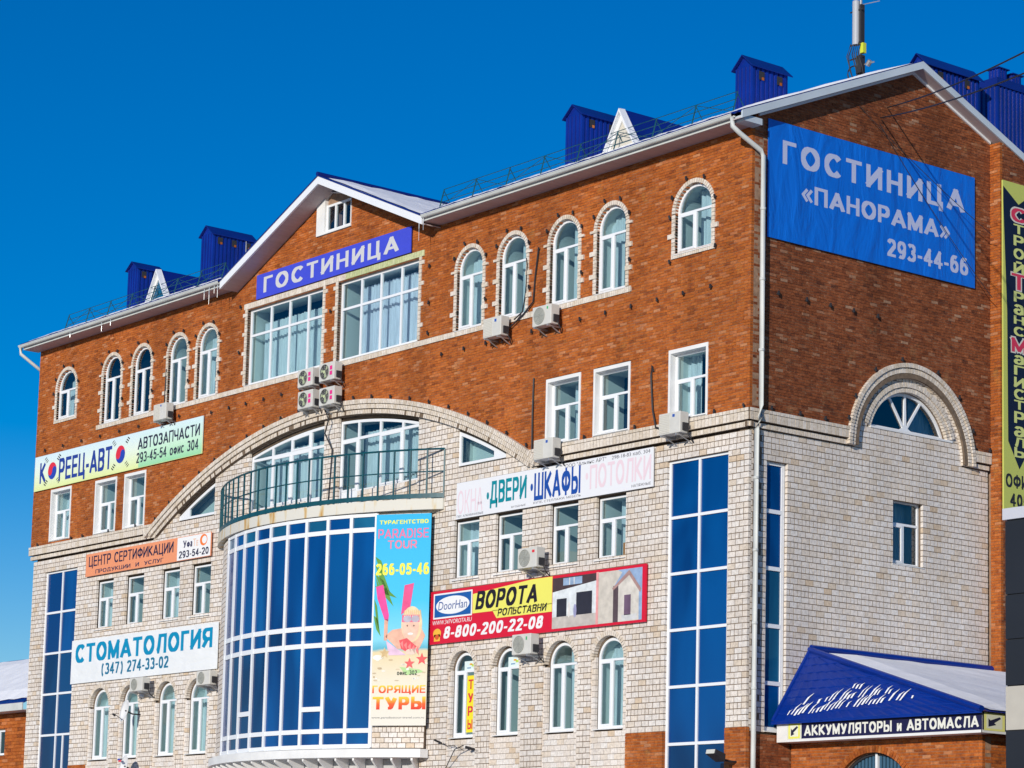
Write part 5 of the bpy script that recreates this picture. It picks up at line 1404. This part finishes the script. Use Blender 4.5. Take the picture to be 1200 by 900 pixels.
s.text('ГОРЯЩИЕ', .02, .98, .152, .188, (0, 0, 0), bold=.03, m=fire(.148, .186)); s.text('ТУРЫ', .03, .99, .075, .135, (0, 0, 0), bold=.06, m=fire(.075, .135)); s.text('www.paradisetour-travel.com.ru', .02, .97, .03, .042, (.1, .1, .12), 0)
# --- yellow travel strip behind the first arched window
s = Sign('window_strip', 'narrow yellow strip with red letters in the first arched window right of the bow', 'sign', .33, 1.58, (-11.40, .262, 6.60, 0), P((.85, .72, .03)), t=.01)
for k, ch in enumerate('ТУРЫ'): s.text(ch, .18, .85, .76 - .235 * k, .93 - .235 * k, (.65, .03, .05), bold=.03)
for k, (x, nm) in enumerate(((-11.55, 'first'), (-9.6, 'second'))):
    s = Sign('window_sticker', 'small white card in the top pane of the %s arched window right of the bow' % nm, 'sticker', .58, .32, (x, .27, 8.27, 0), P((.70, .82, .80)), t=.008)
    s.ell(.5, .72, .12, .08, (.80, .40, .03)); s.rect(.2, .5, .35, .45, (.15, .3, .5)); s.rect(.55, .9, .5, .7, (.5, .7, .1))

# ================================================================== air conditioners
def ac(x, z, y=-.45, style='plain', label='', w_=.80, h=.55, back=None, logo=None, logo2=None):
    t = thing('air_conditioner', label, 'air conditioner', (x, y + .3, z), 'air conditioners fixed to the front wall')
    c = MB(); c.box(x, x + w_, y, y + .30, z, z + h); body = c.build('casing', ACW, t, bevel=.02)
    yb = (0 if z > 13.9 else .1) if back is None else back
    br = MB()
    for xx in (x + .1, x + w_ - .14): br.box(xx, xx + .04, y - .03, yb, z - .055, z - .012); br.hexa([(xx, yb - .04, z - .20), (xx + .03, yb - .04, z - .20), (xx + .03, yb, z - .20), (xx, yb, z - .20), (xx, y + .12, z - .05), (xx + .03, y + .12, z - .05), (xx + .03, y + .16, z - .05), (xx, y + .16, z - .05)])
    br.build('bracket', STEEL, t)
    if style == 'plain':
        l = MB()
        for k in range(11): l.box(x + .03, x + .40, y - .012, y, z + .04 + k * .045, z + .065 + k * .045)
        l.build('louvres', ACB, t)
        bb = MB(); bb.box(x + .028, x + .402, y - .004, y, z + .03, z + h - .03); bb.build('louvre_panel', ACB, t)
    else:
        cx, cz, r = x + .30, z + h / 2, h * .41
        f = MB(); n = 24
        f.v.append((cx, y - .004, cz)); f.v += [(cx + r * math.cos(2 * math.pi * i / n), y - .004, cz + r * math.sin(2 * math.pi * i / n)) for i in range(n)]
        f.f += [(0, 1 + i, 1 + (i + 1) % n) for i in range(n)]; f.r += [0] * n; f.build('fan_recess', ACG if style == 'fan' else IRON, t, fix=False)
        gr_ = MB()
        for rr in (.25, .5, .75, 1.): gr_.tube([(cx + r * rr * math.cos(2 * math.pi * i / 20), y - .014, cz + r * rr * math.sin(2 * math.pi * i / 20)) for i in range(21)], .004 if rr < 1 else .009, 4, False)
        for i in range(8): a = 2 * math.pi * i / 8; gr_.tube([(cx, y - .014, cz), (cx + r * math.cos(a), y - .014, cz + r * math.sin(a))], .004, 4)
        gr_.build('fan_grille', ACG, t)
        if style == 'dark':
            hb = MB(); hb.v += [(cx + .05 * math.cos(2 * math.pi * i / 10), y - .02, cz + .05 * math.sin(2 * math.pi * i / 10)) for i in range(10)]; hb.f.append(tuple(range(10))); hb.r.append(0); hb.build('fan_hub', P((.55, .62, .35)), t, fix=False)
            bl_ = MB()
            for i in range(3):
                a = 2.1 * i + .5; bl_.quad((cx, y - .01, cz), (cx + r * .85 * math.cos(a), y - .01, cz + r * .85 * math.sin(a)), (cx + r * .9 * math.cos(a + .6), y - .01, cz + r * .9 * math.sin(a + .6)), (cx + .05, y - .01, cz + .02))
            bl_.build('fan_blades', P((.42, .50, .30)), t, fix=False)
    for lg_ in (logo, logo2):
        if not lg_: continue
        u, v, w2, h2, c_ = lg_; lo = MB(); lo.box(x + u, x + u + w2, y - .008, y - .001, z + v, z + v + h2); lo.build('logo', P(c_), t)
    pc = MB(); pc.box(x + w_ - .0, x + w_ + .04, y + .08, y + .26, z + .06, z + .26); pc.tube([(x + w_ + .03, y + .2, z + .1), (x + w_ + .06, y + .28, z - .1), (x + w_ - .05, yb - .03, z - .2)], .018, 5); pc.build('pipe_cover', IRON, t)
    return t
BLG = (.02, .10, .45); PG = (.75, .03, .25)
ac(-10.2, 17.47, label='white louvred air conditioner under the second arched window right of the gable', logo=(.52, .40, .08, .08, BLG))
ac(-8.03, 17.43, style='fan', label='round fan air conditioner under the third arched window right of the gable', logo=(.62, .42, .05, .07, (.05, .45, .15)))
ac(-7.85, 13.74, label='louvred air conditioner on cornice just above the white doors and wardrobes sign', logo=(.52, .42, .08, .07, BLG))
ac(-2.83, 13.76, label='louvred air conditioner on the cornice nearest the building corner', logo=(.52, .42, .08, .07, BLG))
for (x, z, nm) in ((-19.37, 17.40, 'upper left'), (-18.22, 17.42, 'upper right'), (-19.33, 16.72, 'lower left'), (-18.18, 16.66, 'lower right')):
    ac(x, z, style='dark', label='air conditioner with dark fan and pink logo, %s of the four above the arch' % nm, logo=(.58, .14, .12, .12, PG), logo2=(.58, .30, .12, .12, PG))
ac(-27.9, 17.52, label='louvred air conditioner above the car parts sign on the left wing', logo=(.45, .44, .06, .06, BLG))
ac(-8.42, 10.84, style='fan', label='white air conditioner with round fan and red mark just above the red gate sign', logo=(.62, .40, .10, .07, (.7, .03, .05)))
ac(-8.58, 8.52, style='fan', label='white air conditioner with round fan hanging just below the red gate sign', logo=(.60, .38, .05, .09, (.05, .4, .15)))
ac(-28.65, 8.56, style='fan', label='small white air conditioner under the middle of the dentist banner', h=.45)
ac(-24.52, 8.55, style='fan', label='small white air conditioner under the right end of the dentist banner', h=.45)
# cable runs to the air conditioners
def cable(pts, r, label, cat='cable', m=IRON, group=None):
    c = MB(); c.tube(pts, r, 5); return tag(c.build('cable', m), label, cat, group)
cable([(-8.86, -.03, 19.6), (-8.8, -.05, 19.4), (-8.85, -.04, 18.6), (-8.95, -.05, 18.1), (-9.2, -.15, 17.9)], .022, 'black pipe running down beside the second arched window to an air conditioner')
cable([(-8.35, -.03, 19.75), (-8.3, -.06, 19.8), (-8.45, -.04, 19.0), (-8.5, -.05, 18.3), (-8.9, -.08, 18.0), (-9.5, -.1, 17.7), (-9.8, -.1, 17.35)], .022, 'black pipe looping down between the second and third arched windows')
cable([(-8.42, -.03, 16.15), (-8.42, -.05, 15.2), (-8.40, -.05, 13.95), (-8.1, -.1, 13.85)], .03, 'black pipe on the red wall left of the leftmost white-cased window')
cable([(-3.53, -.03, 15.6), (-3.55, -.06, 15.75), (-3.6, -.05, 15.5), (-3.52, -.05, 14.6), (-3.35, -.08, 14.1), (-2.9, -.1, 13.95)], .03, 'black pipe on the red wall right of the second white-cased window')
cable([(-27.87, -.03, 19.35), (-27.87, -.05, 18.6), (-27.9, -.05, 18.05)], .03, 'black pipe above the air conditioner of the left wing')
cable([(-18.2, -.2, 16.6), (-18.1, -.12, 16.3), (-18.3, -.1, 15.9), (-18.1, WY - .05, 15.4), (-18.28, WY - .03, 13.4)], .025, 'thin dark cable hanging below the four air conditioners')

# satellite dishes
def dish(x, z, r, label):
    t = thing('satellite_dish', label, 'satellite dish', (x, 0, z), 'satellite dishes on the left pale wall')
    d = MB(); n = 24; n2 = 5; d.v.append((0, .09, 0))
    for j in range(1, n2 + 1):
        for i in range(n):
            a = 2 * math.pi * i / n; rr = r * j / n2; d.v.append((rr * math.cos(a), .09 * (1 - (j / n2) ** 2), rr * math.sin(a)))
    d.f += [(0, 1 + i, 1 + (i + 1) % n) for i in range(n)]; d.r += [0] * n
    for j in range(n2 - 1):
        for i in range(n): d.f.append((1 + j * n + i, 1 + (j + 1) * n + i, 1 + (j + 1) * n + (i + 1) % n, 1 + j * n + (i + 1) % n)); d.r.append(0)
    o = d.build('reflector', PVCG, t, fix=False, smooth=True); o.location = (x, -.5, z); o.rotation_euler = (-.2, 0, -.2)
    md = o.modifiers.new('thickness', 'SOLIDIFY'); md.thickness = .015
    a = MB(); a.tube([(x, -.45, z), (x + .05, -.2, z - .1), (x + .05, WY, z - .1)], .025, 6); a.tube([(x, -.5, z - r * .9), (x + .15, -.95, z - r * .4)], .012, 5); a.tube([(x + .12, -.9, z - .2), (x + .16, -1., z - .16)], .035, 8); a.build('arm', IRON, t)
    return t
dish(-28.85, 7.95, .37, 'white satellite dish in front of the second arched window left of the bow')
dd = dish(-28.75, 6.12, .36, 'white satellite dish with red and blue mark, below the other dish')
mk = MB(); mk.box(-28.95, -28.80, -.60, -.59, 6.30, 6.36); o = mk.build('mark', P((.02, .08, .4)), dd); mk = MB(); mk.box(-28.88, -28.70, -.61, -.601, 6.25, 6.31); mk.build('mark', P((.7, .05, .08)), dd)
# floodlight
fl = thing('floodlight', 'black floodlight reaching out from the front wall just left of the corner', 'lamp', (-.4, -.1, 5.4))
f_ = MB(); f_.hexa([(-.62, -.75, 5.60), (-.28, -.75, 5.60), (-.28, -.40, 5.42), (-.62, -.40, 5.42), (-.62, -.72, 5.72), (-.28, -.72, 5.72), (-.28, -.38, 5.62), (-.62, -.38, 5.62)]); f_.build('lamp_head', IRON, fl, bevel=.02)
f_ = MB(); f_.tube([(-.45, -.42, 5.5), (-.40, -.1, 5.45), (-.4, .07, 5.45)], .03, 6); f_.build('arm', IRON, fl)
f_ = MB(); f_.quad((-.60, -.755, 5.61), (-.30, -.755, 5.61), (-.30, -.725, 5.71), (-.60, -.725, 5.71)); f_.build('lamp_glass', P((.6, .6, .55)), fl, fix=False)
# small cable bracket under first window
fl = thing('wall_bracket', 'cable bracket with loose wires under the first arched window right of the bow', 'bracket', (-11.5, 0, 6.2))
f_ = MB()
for k in range(7):
    x0 = -12.3 + k * .24; f_.tube([(x0, .04 - R.random() * .08, 6.33 - k * .03 + R.uniform(-.03, .03)), (x0 + .16, .0 - R.random() * .08, 6.27 - k * .03 + R.uniform(-.05, .05)), (x0 + .28, .05, 6.25 - k * .03)], .008, 4)
f_.tube([(-12.1, .05, 5.5), (-11.3, -.2, 6.1), (-10.9, -.2, 6.2)], .014, 5); f_.tube([(-12.3, .1, 6.33), (-12.3, -.15, 6.4)], .03, 6); f_.tube([(-10.8, .1, 6.1), (-10.8, -.2, 6.15)], .04, 6)
f_.build('wires', IRON, fl)

# ================================================================== antenna mast on the ridge
an = thing('antenna_mast', 'grey cellular antenna on a short mast rising from the roof ridge', 'antenna', (-2.2, 6, 24.3))
mx, my = -2.02, 6.0
def am_(f, name, m): b = MB(); f(b); return b.build(name, m, an)
am_(lambda b: b.tube([(mx, my, 24.1), (mx, my, 26.85)], .035, 8), 'mast', STEEL)
am_(lambda b: b.tube([(mx - .09, my - .10, 25.38), (mx - .09, my - .10, 26.62)], .10, 14), 'panel_antenna', MASTW)
am_(lambda b: b.box(mx + .03, mx + .10, my - .10, my + .04, 25.4, 26.5), 'panel_antenna', IRON)
am_(lambda b: b.box(mx + .08, mx + .20, my - .12, my + .0, 25.10, 25.38), 'amplifier_box', P((.62, .66, .05)))
am_(lambda b: b.box(mx - .05, mx + .14, my - .14, my + .02, 24.55, 25.05), 'radio_unit', IRON)
def cbl(b):
    for k in range(6):
        x = mx - .28 + k * .08
        b.tube([(x, my - .1, 25.45), (x - .05 + R.uniform(-.04, .04), my - .18, 25.1), (x + R.uniform(-.1, .1), my - .12, 24.7), (x + .05, my, 24.25)], .016, 5)
    b.tube([(mx - .2 + .19 * math.cos(2 * math.pi * i / 14), my - .1, 24.62 + .19 * math.sin(2 * math.pi * i / 14)) for i in range(15)], .02, 5)
    for z in (26.35, 25.4, 25.0): b.tube([(mx - .3, my - .1, z), (mx + .18, my - .1, z)], .022, 5)
am_(cbl, 'cables', IRON)
am_(lambda b: (b.tube([(mx, my, 26.52), (mx + .6, my + .1, 26.50)], .012, 5), b.tube([(mx, my, 24.8), (mx + .5, my, 24.78)], .02, 5), b.tube([(mx + .25, my, 24.74), (mx + .36, my, 24.85)], .07, 8)), 'side_arm', STEEL)
# little aerial on the far left roof
an2 = thing('roof_aerial', 'small white aerial behind the left dormer and roof shaft', 'antenna', (-29.2, 4.2, 23))
b = MB(); b.tube([(-29.9, 4.2, 23), (-29.9, 4.2, 24.9)], .02, 5); b.build('mast', STEEL, an2)
b = MB(); b.box(-30.1, -29.75, 4.1, 4.3, 23.6, 24.0); b.box(-29.5, -29.1, 4.1, 4.3, 23.4, 23.65); b.build('receiver', PVCG, an2)

# ================================================================== wires
def sag(a, b, s_, n=14):
    a, b = Vector(a), Vector(b); return [tuple(a.lerp(b, i / n) - Vector((0, 0, s_ * 4 * (i / n) * (1 - i / n)))) for i in range(n + 1)]
def tube_thing(pts, r, label): c = MB(); c.tube(pts, r, 5); return tag(c.build('overhead_wire', IRON), label, 'wire')
# ================================================================== annexe shop
A = thing('shop_annexe', 'low red brick shop annexe with blue hipped roof against the side wall', 'building', (0, 1.55, 0))
AX = 6.1; AY = 1.55
door = Opening(1.38, 4.05, 0, 4.3, 1.335, 4.33)
door.at = lambda z: (1.38, 4.05) if z < 4.33 else ((2.715 - math.sqrt(1.42 ** 2 - (z - 4.33) ** 2), 2.715 + math.sqrt(1.42 ** 2 - (z - 4.33) ** 2)) if abs(z - 4.33) < 1.42 else None)
ab_, am2 = courses(lambda z: [(.0, AX)], 0, 6.1, .075, .26, .01, [door], 0, .1, .01)
def ap(mb, name, m, kind=None, rz=0., loc=(0, AY, 0), fix=False):
    o = mb.build(name, m, A, fix=fix); o.location = loc; o.rotation_euler = (0, 0, rz)
    if kind: o['kind'] = kind
    return o
o = boxes_mb(ab_).build('facing_bricks', RED, None, fix=False)
def ch(o, par):
    o.parent = par; o.matrix_parent_inverse = PINV.get(par.name, Matrix()); return o
ch(o, A); o.location = (0, AY, 0); o['kind'] = 'stuff'
o = ch(am2.build('wall_mortar', MORT_R, None, fix=False), A); o['kind'] = 'stuff'; o.location = (0, AY, 0)
rg = MB(); ring(rg, 2.715, 4.33, 1.34, 1.50, 0, math.pi, 46, -.012, .1)
o = ch(rg.build('arch_bricks', RED, None), A); o['kind'] = 'stuff'; o.location = (0, AY, 0)
rs_b, rs_m = courses(lambda z: [(AY + .1, 12)], 0, 6.1, .075, .26, .01, [], 0, .1, .01)
o = ch(boxes_mb(rs_b).build('facing_bricks', RED, None, fix=False), A); o.rotation_euler = (0, 0, rot90); o.location = (AX, 0, 0); o['kind'] = 'stuff'
o = ch(rs_m.build('wall_mortar', MORT_R, None, fix=False), A); o['kind'] = 'stuff'; o.rotation_euler = (0, 0, rot90); o.location = (AX, 0, 0)
me = plate([(0, 0), (AX, 0), (AX, 6.1), (0, 6.1)], [[(1.38, .0001 + .02), (4.05, .02)] + [(2.715 + 1.335 * math.cos(math.pi * i / 20), 4.33 + 1.335 * math.sin(math.pi * i / 20)) for i in range(21)]], .2, MORT_R, 'core'); o = obj('wall_core', me, A); o.location = (0, AY + .095, 0)
# gate with ribbed blue-grey leaves
gt = MB(); x = 1.4
while x < 4.03:
    h = 4.33 + math.sqrt(max(0, 1.32 ** 2 - (x + .05 - 2.715) ** 2)); gt.box(x, x + .07, AY + .17, AY + .21, 0, h); x += .115
gt.box(1.4, 4.03, AY + .21, AY + .23, 0, 4.4); me = None
gate = gt.build('gate_leaf', mat('ribbed_blue_grey_gate', (.05, .12, .19), .4), A)
gf = MB(); gf.box(2.68, 2.75, AY + .13, AY + .25, 0, 5.65); ch(gf.build('gate_frame', PVC, None), A)
gb = plate([(1.38 , 4.3), (4.05, 4.3)] + [(2.715 + 1.335 * math.cos(math.pi * i / 20), 4.33 + 1.335 * math.sin(math.pi * i / 20)) for i in range(21)], [], .02, mat('dark_gate_back', (.03, .06, .09), .5), 'gate_back'); o = obj('gate_back', gb, A); o.location = (0, AY + .24, 0)
gfr = MB(); gfr.tube([(2.715 + 1.30 * math.cos(math.pi * i / 24), AY + .16, 4.33 + 1.30 * math.sin(math.pi * i / 24)) for i in range(25)], .035, 5); ch(gfr.build('gate_frame', IRON, None), A)
# roof: hip end in front, slope to +x
ex, ey, ez_ = AX + .5, AY - .60, 6.44
rp = (-.0, 2.26 + .0, 8.33)
ar = MB()
def tri(a, b, c, t=.04):
    n = len(ar.v); ar.v += [a, b, c, (a[0], a[1], a[2] - t), (b[0], b[1], b[2] - t), (c[0], c[1], c[2] - t)]
    ar.f += [(n, n + 1, n + 2), (n + 5, n + 4, n + 3), (n, n + 3, n + 4, n + 1), (n + 1, n + 4, n + 5, n + 2), (n + 2, n + 5, n + 3, n)]; ar.r += [0] * 5
FL = (-.12, ey, ez_); FR = (ex, ey, ez_)
RP = Vector((-.1, 2.26, 8.33))
# front slope in stepped metal-tile rows
rows = 9
fl_, fr_ = Vector(FL), Vector(FR)
for k in range(rows):
    t0, t1 = k / rows, (k + 1) / rows
    a0 = fl_.lerp(RP, t0); b0 = fr_.lerp(RP, t0); a1 = fl_.lerp(RP, t1); b1 = fr_.lerp(RP, t1)
    up = Vector((0, -.01, .035))
    n = max(2, int((b0 - a0).length / .12))
    for i in range(n):
        u0, u1 = i / n, (i + 1) / n; h0 = .014 * math.cos(2 * math.pi * (a0.lerp(b0, u0)).x / .36); h1 = .014 * math.cos(2 * math.pi * (a0.lerp(b0, u1)).x / .36)
        p = [a0.lerp(b0, u0) + Vector((0, 0, h0 + .03)), a0.lerp(b0, u1) + Vector((0, 0, h1 + .03)), a1.lerp(b1, u1) + Vector((0, 0, h1)), a1.lerp(b1, u0) + Vector((0, 0, h0))]
        ar.quad(*[tuple(q) for q in p]); ar.quad(tuple(p[0] - Vector((0, 0, .03))), tuple(p[1] - Vector((0, 0, .03))), tuple(p[1]), tuple(p[0]))
tri(FL, FR, tuple(RP - Vector((0, 0, .02))))
RB = (-.1, 14, 8.33); EB = (ex, 14, ez_)
n0 = len(ar.v); ar.v += [FR, EB, RB, tuple(RP)]; ar.f.append((n0, n0 + 1, n0 + 2, n0 + 3)); ar.r.append(0)
ARM = mat('blue_metal_tile', (.0005, .026, .25), .4, .4, coat=.1, var=.12, scale=1.5)
aroof = ar.build('roof', ARM, A, fix=False)
cp = MB(); cp.tube([tuple(RP + Vector((.05, 0, .05))), (.05, 14, 8.38)], .10, 8); cp.tube([tuple(RP + Vector((0, 0, .03))), (ex, ey, ez_ + .05)], .075, 8); cp.tube([tuple(RP + Vector((.02, 0, .02))), (-.05, ey, ez_ + .05)], .05, 8)
cp.build('ridge_cap', ARM, aroof)
asn = MB(); nx, ny = 14, 14; idx = {}
for i in range(nx + 1):
    for j in range(ny + 1):
        t = i / nx; yh = RP.y + (ey - RP.y) * t
        x = -.1 + .22 + (ex - .25) * t; y = yh + .45 + (11 - yh) * j / ny
        z = 8.33 + (ez_ - 8.33) * ((x + .1) / (ex + .1)) + .03 + (0 if i in (0, nx) or j in (0,) else .09 + R.uniform(-.015, .015))
        idx[i, j] = len(asn.v); asn.v.append((x, y, z))
for i in range(nx):
    for j in range(ny): asn.f.append((idx[i, j], idx[i + 1, j], idx[i + 1, j + 1], idx[i, j + 1])); asn.r.append(0)
asn.build('roof_snow', SNOW, aroof)['kind'] = 'stuff'
# streaks of snow left in the valleys of the front slope
ss = MB()
def onroof(x, t, dz=.058):
    return (x, ey + (RP.y - ey) * t, ez_ + (RP.z - ez_) * t + dz)
for k in range(34):
    x0 = .35 + k * .118; L = (.06 + .16 * abs(math.sin(k * .37 + .4))) * R.uniform(.5, 1.2)
    for (tb, keep) in ((.05, .8), (.17, .75 if 9 < k else .3), (.30, .8 if 14 < k < 31 else .0)):
        if R.random() > keep: continue
        t0 = tb + R.uniform(0, .03) + .004 * k; L2 = min(L * R.uniform(.7, 1.3), .15); w_ = R.uniform(.03, .06); dx = L2 * 1.15
        if x0 + dx + w_ + .25 > ex + (RP.x - ex) * (t0 + L2): continue
        n0 = len(ss.v); ss.v += [onroof(x0, t0, .05), onroof(x0 + w_, t0, .05), onroof(x0 + w_ * 1.1 + dx * .5, t0 + L2 * .5, .085), onroof(x0 + w_ * .6 + dx, t0 + L2, .05), onroof(x0 + w_ * .4 + dx, t0 + L2, .05), onroof(x0 - w_ * .1 + dx * .5, t0 + L2 * .5, .085)]
        ss.f += [(n0, n0 + 1, n0 + 2, n0 + 5), (n0 + 5, n0 + 2, n0 + 3, n0 + 4)]; ss.r += [0, 0]
ss.build('snow_streaks', SNOW, aroof, fix=False)['kind'] = 'stuff'
# fascia box sign around the annexe
s = Sign('shop_sign', 'dark navy battery and motor oil sign with yellow arrow squares on the annexe eave', 'sign', 6.53, .46, (-.03, 1.08, 5.97, 0), PVCG, t=.45)
s.rect(.13, 1.0, .14, 1.0, (.012, .012, .06), .004); s.rect(.055, .13, .12, 1.0, (.72, .72, .62), .004); s.rect(.062, .122, .16, .96, (.80, .78, .12), .006, name='arrow_panel')
def arrow(sg, cu_, hu):
    sg.rect(cu_ - hu * .72, cu_ + hu * .72, .26, .86, (.80, .80, .62), .008, name='arrow_panel'); 
    sg.poly([(cu_ + hu * .5, .82), (cu_ + hu * .7, .74), (cu_ - hu * .15, .46), (cu_ + hu * .1, .40), (cu_ - hu * .55, .30), (cu_ - hu * .55, .72), (cu_ - hu * .35, .60)], (.02, .02, .05), .010, name='arrow')
arrow(s, .092, .03)
s.text('АККУМУЛЯТОРЫ и АВТОМАСЛА', .145, .985, .27, .83, (.78, .78, .70), bold=.035, depth=.007)
s2 = Sign('shop_sign', 'short side return of the annexe eave sign with one yellow arrow square', 'sign', 9.0, .46, (6.503, 1.08, 5.97, rot90), PVCG, t=.03)
s2.rect(.0, 1., .14, 1., (.012, .012, .06), .004); s2.rect(.006, .085, .12, 1.0, (.80, .78, .25), .006, name='arrow_panel'); s2.rect(.015, .075, .22, .9, (.75, .76, .60), .008, name='arrow_panel')
s2.poly([(.065, .82), (.07, .74), (.044, .50), (.052, .42), (.022, .30), (.022, .72), (.030, .62)], (.02, .02, .05), .010, name='arrow')

# ================================================================== vertical building company sign
s = Sign('vertical_sign', 'tall navy and lime sign with vertical lettering fixed on the end bay behind the pilaster', 'sign', 1.26, 9.1, (PX + .08, 8.97, 12.56, rot90), P((.52, .56, .13)), t=.05)
zz = lambda z: (z - 12.56) / 9.1
s.poly([(.0, zz(21.5)), (.5, zz(21.08)), (1., zz(21.5)), (.9, zz(20.2)), (.86, zz(14.5)), (.86, zz(14.45)), (.5, zz(13.78)), (.14, zz(14.5)), (.12, zz(18.0)), (.0, zz(21.1))], (.006, .012, .035), .004)
LT = [('С', 20.59, 20.97), ('т', 20.26, 20.52), ('р', 19.92, 20.21), ('о', 19.56, 19.85), ('й', 19.15, 19.49), ('Т', 18.7, 19.14), ('р', 18.36, 18.65), ('а', 18.01, 18.3), ('н', 17.75, 17.98), ('с', 17.43, 17.68), ('М', 16.97, 17.36), ('а', 16.64, 16.9), ('г', 16.35, 16.61), ('и', 16.01, 16.29), ('с', 15.69, 15.97), ('т', 15.41, 15.66), ('р', 15.03, 15.35), ('а', 14.66, 14.95), ('л', 14.38, 14.64), ('ь', 14.1, 14.37)]
for c_, a, b in LT:
    up = c_ in 'СТМ'; h = .24 if up else .17
    if up: s.text(c_, .5 - h - .03, .5 + h + .03, zz(a) - .004, zz(b) + .004, (.66, .62, .55), bold=.09, depth=.006)
    s.text(c_, .5 - h, .5 + h, zz(a), zz(b), (.62, .04, .09) if up else (.62, .66, .22), bold=.03, depth=.009)
s.text('ОФИС', .06, .98, zz(13.25), zz(13.62), (.02, .02, .03), bold=.03); s.text('405', .2, .8, zz(12.75), zz(13.1), (.02, .02, .03), bold=.03)

# ================================================================== neighbouring grey panelled building at the right
GX = 9.80
G = thing('panelled_building', 'dark grey panelled building with one cream panel row at the right edge', 'building', (GX, -2, 0))
b = MB(); b.box(GX + .02, GX + 9, -1.96, 8, 0, 10.1); b.build('wall', IRON, G)
GP = mat('anthracite_panel', (.018, .020, .026), .45, .4, var=.12, scale=.8); GC = mat('cream_panel', (.50, .47, .41), .6, .3, var=.05); GW_ = mat('pale_parapet', (.55, .56, .62), .5, .3)
zr = [0, .9, 1.85, 2.8, 3.75, 4.72, 5.68, 6.61, 7.58, 8.52, 10.09]
for k in range(len(zr) - 1):
    for j in range(4):
        x0 = GX + j * 2.2
        b = MB(); b.box(x0 + .008, x0 + 2.19, -2.0, -1.962, zr[k] + .012, zr[k + 1] - .012); b.build('panel', GC if k == 6 else GP, G)
b = MB(); b.box(GX - .02, GX + 9, -2.06, -1.6, 10.10, 10.34); b.build('parapet_cap', GW_, G)

# ================================================================== neighbouring brick house at the far left
H_ = thing('brick_house', 'small red brick house with snow on its blue roof beyond the left end', 'house', (-57, 10, 0))
hb, hm = courses(lambda z: [(-66, -54.9)], 0, 9.9, .15, .5, .012, [Opening(-58.5, -57.1, 8.0, 9.1)], 0, .1, .01)
o = ch(boxes_mb(hb).build('facing_bricks', RED, None, fix=False), H_); o.location = (0, 10, 0); o['kind'] = 'stuff'
q = MB(); q.box(-66, -58.5, 10.09, 10.4, 0, 9.85); q.box(-57.1, -54.9, 10.09, 10.4, 0, 9.85); q.box(-58.5, -57.1, 10.09, 10.4, 0, 8.0); q.box(-58.5, -57.1, 10.09, 10.4, 9.1, 9.85); q.box(-55.2, -54.9, 10.4, 18, 0, 9.85); q.build('wall', MORT_R, H_)
hr = MB(); hr.hexa([(-67, 9.3, 10.1), (-54.2, 9.3, 10.1), (-54.2, 14, 12.8), (-67, 14, 12.8), (-67, 9.3, 10.17), (-54.2, 9.3, 10.17), (-54.2, 14, 12.9), (-67, 14, 12.9)]); hr.build('roof', BLUEROOF, H_)
hs_ = MB(); snow_sheet(hs_, -67, -54.3, 9.5, 13.9, lambda x, y: 10.17 + (y - 9.3) * 2.73 / 4.7, nx=20, ny=6, th=.12); hs_.build('roof_snow', SNOW, H_)['kind'] = 'stuff'
hf = MB(); hf.box(-67, -54.25, 9.25, 9.3, 9.8, 10.12); hf.box(-67, -54.25, 9.3, 10.0, 9.8, 9.84); hf.build('fascia', GUTTER, H_)
grid_window(H_, (-57.8, 10, 8.0, 0), 1.4, 1.1, cols=(0.,), f=.08, bar=.08, inter='dark')

# overhead wires near the top right and a cable crossing the side banner
def ray_pt(px, py, d):
    v = cr * ((px - 554.19) / 3021.41) - cu * ((py - 638.66) / 3021.41) + cw; return Vector(CAM_LOC) + v * d

import itertools
def sidept(px, py, x=.05):
    v = cr * ((px - 554.19) / 3021.41) - cu * ((py - 638.66) / 3021.41) + cw; t = (x - CAM_LOC[0]) / v.x; return Vector(CAM_LOC) + v * t
a1, a2 = sidept(1007, 124), sidept(1040, 126)
tube_thing(sag(a2, ray_pt(1262, 28, 42), .15), .018, 'upper of two dark overhead wires running from the side gable to the right')
tube_thing(sag(a1 + Vector((0, .8, -.15)), ray_pt(1262, 59, 42), .15), .018, 'lower of two dark overhead wires running from the side gable to the right')
tube_thing(sag(a1, sidept(1162, 275, .5), .1) , .009, 'thin wire crossing the side banner from the gable to the pilaster, upper one')
tube_thing(sag(a2 + Vector((0, -.3, -.5)), sidept(1163, 349, .5), .15), .009, 'thin wire crossing the side banner from the gable to the pilaster, lower one')
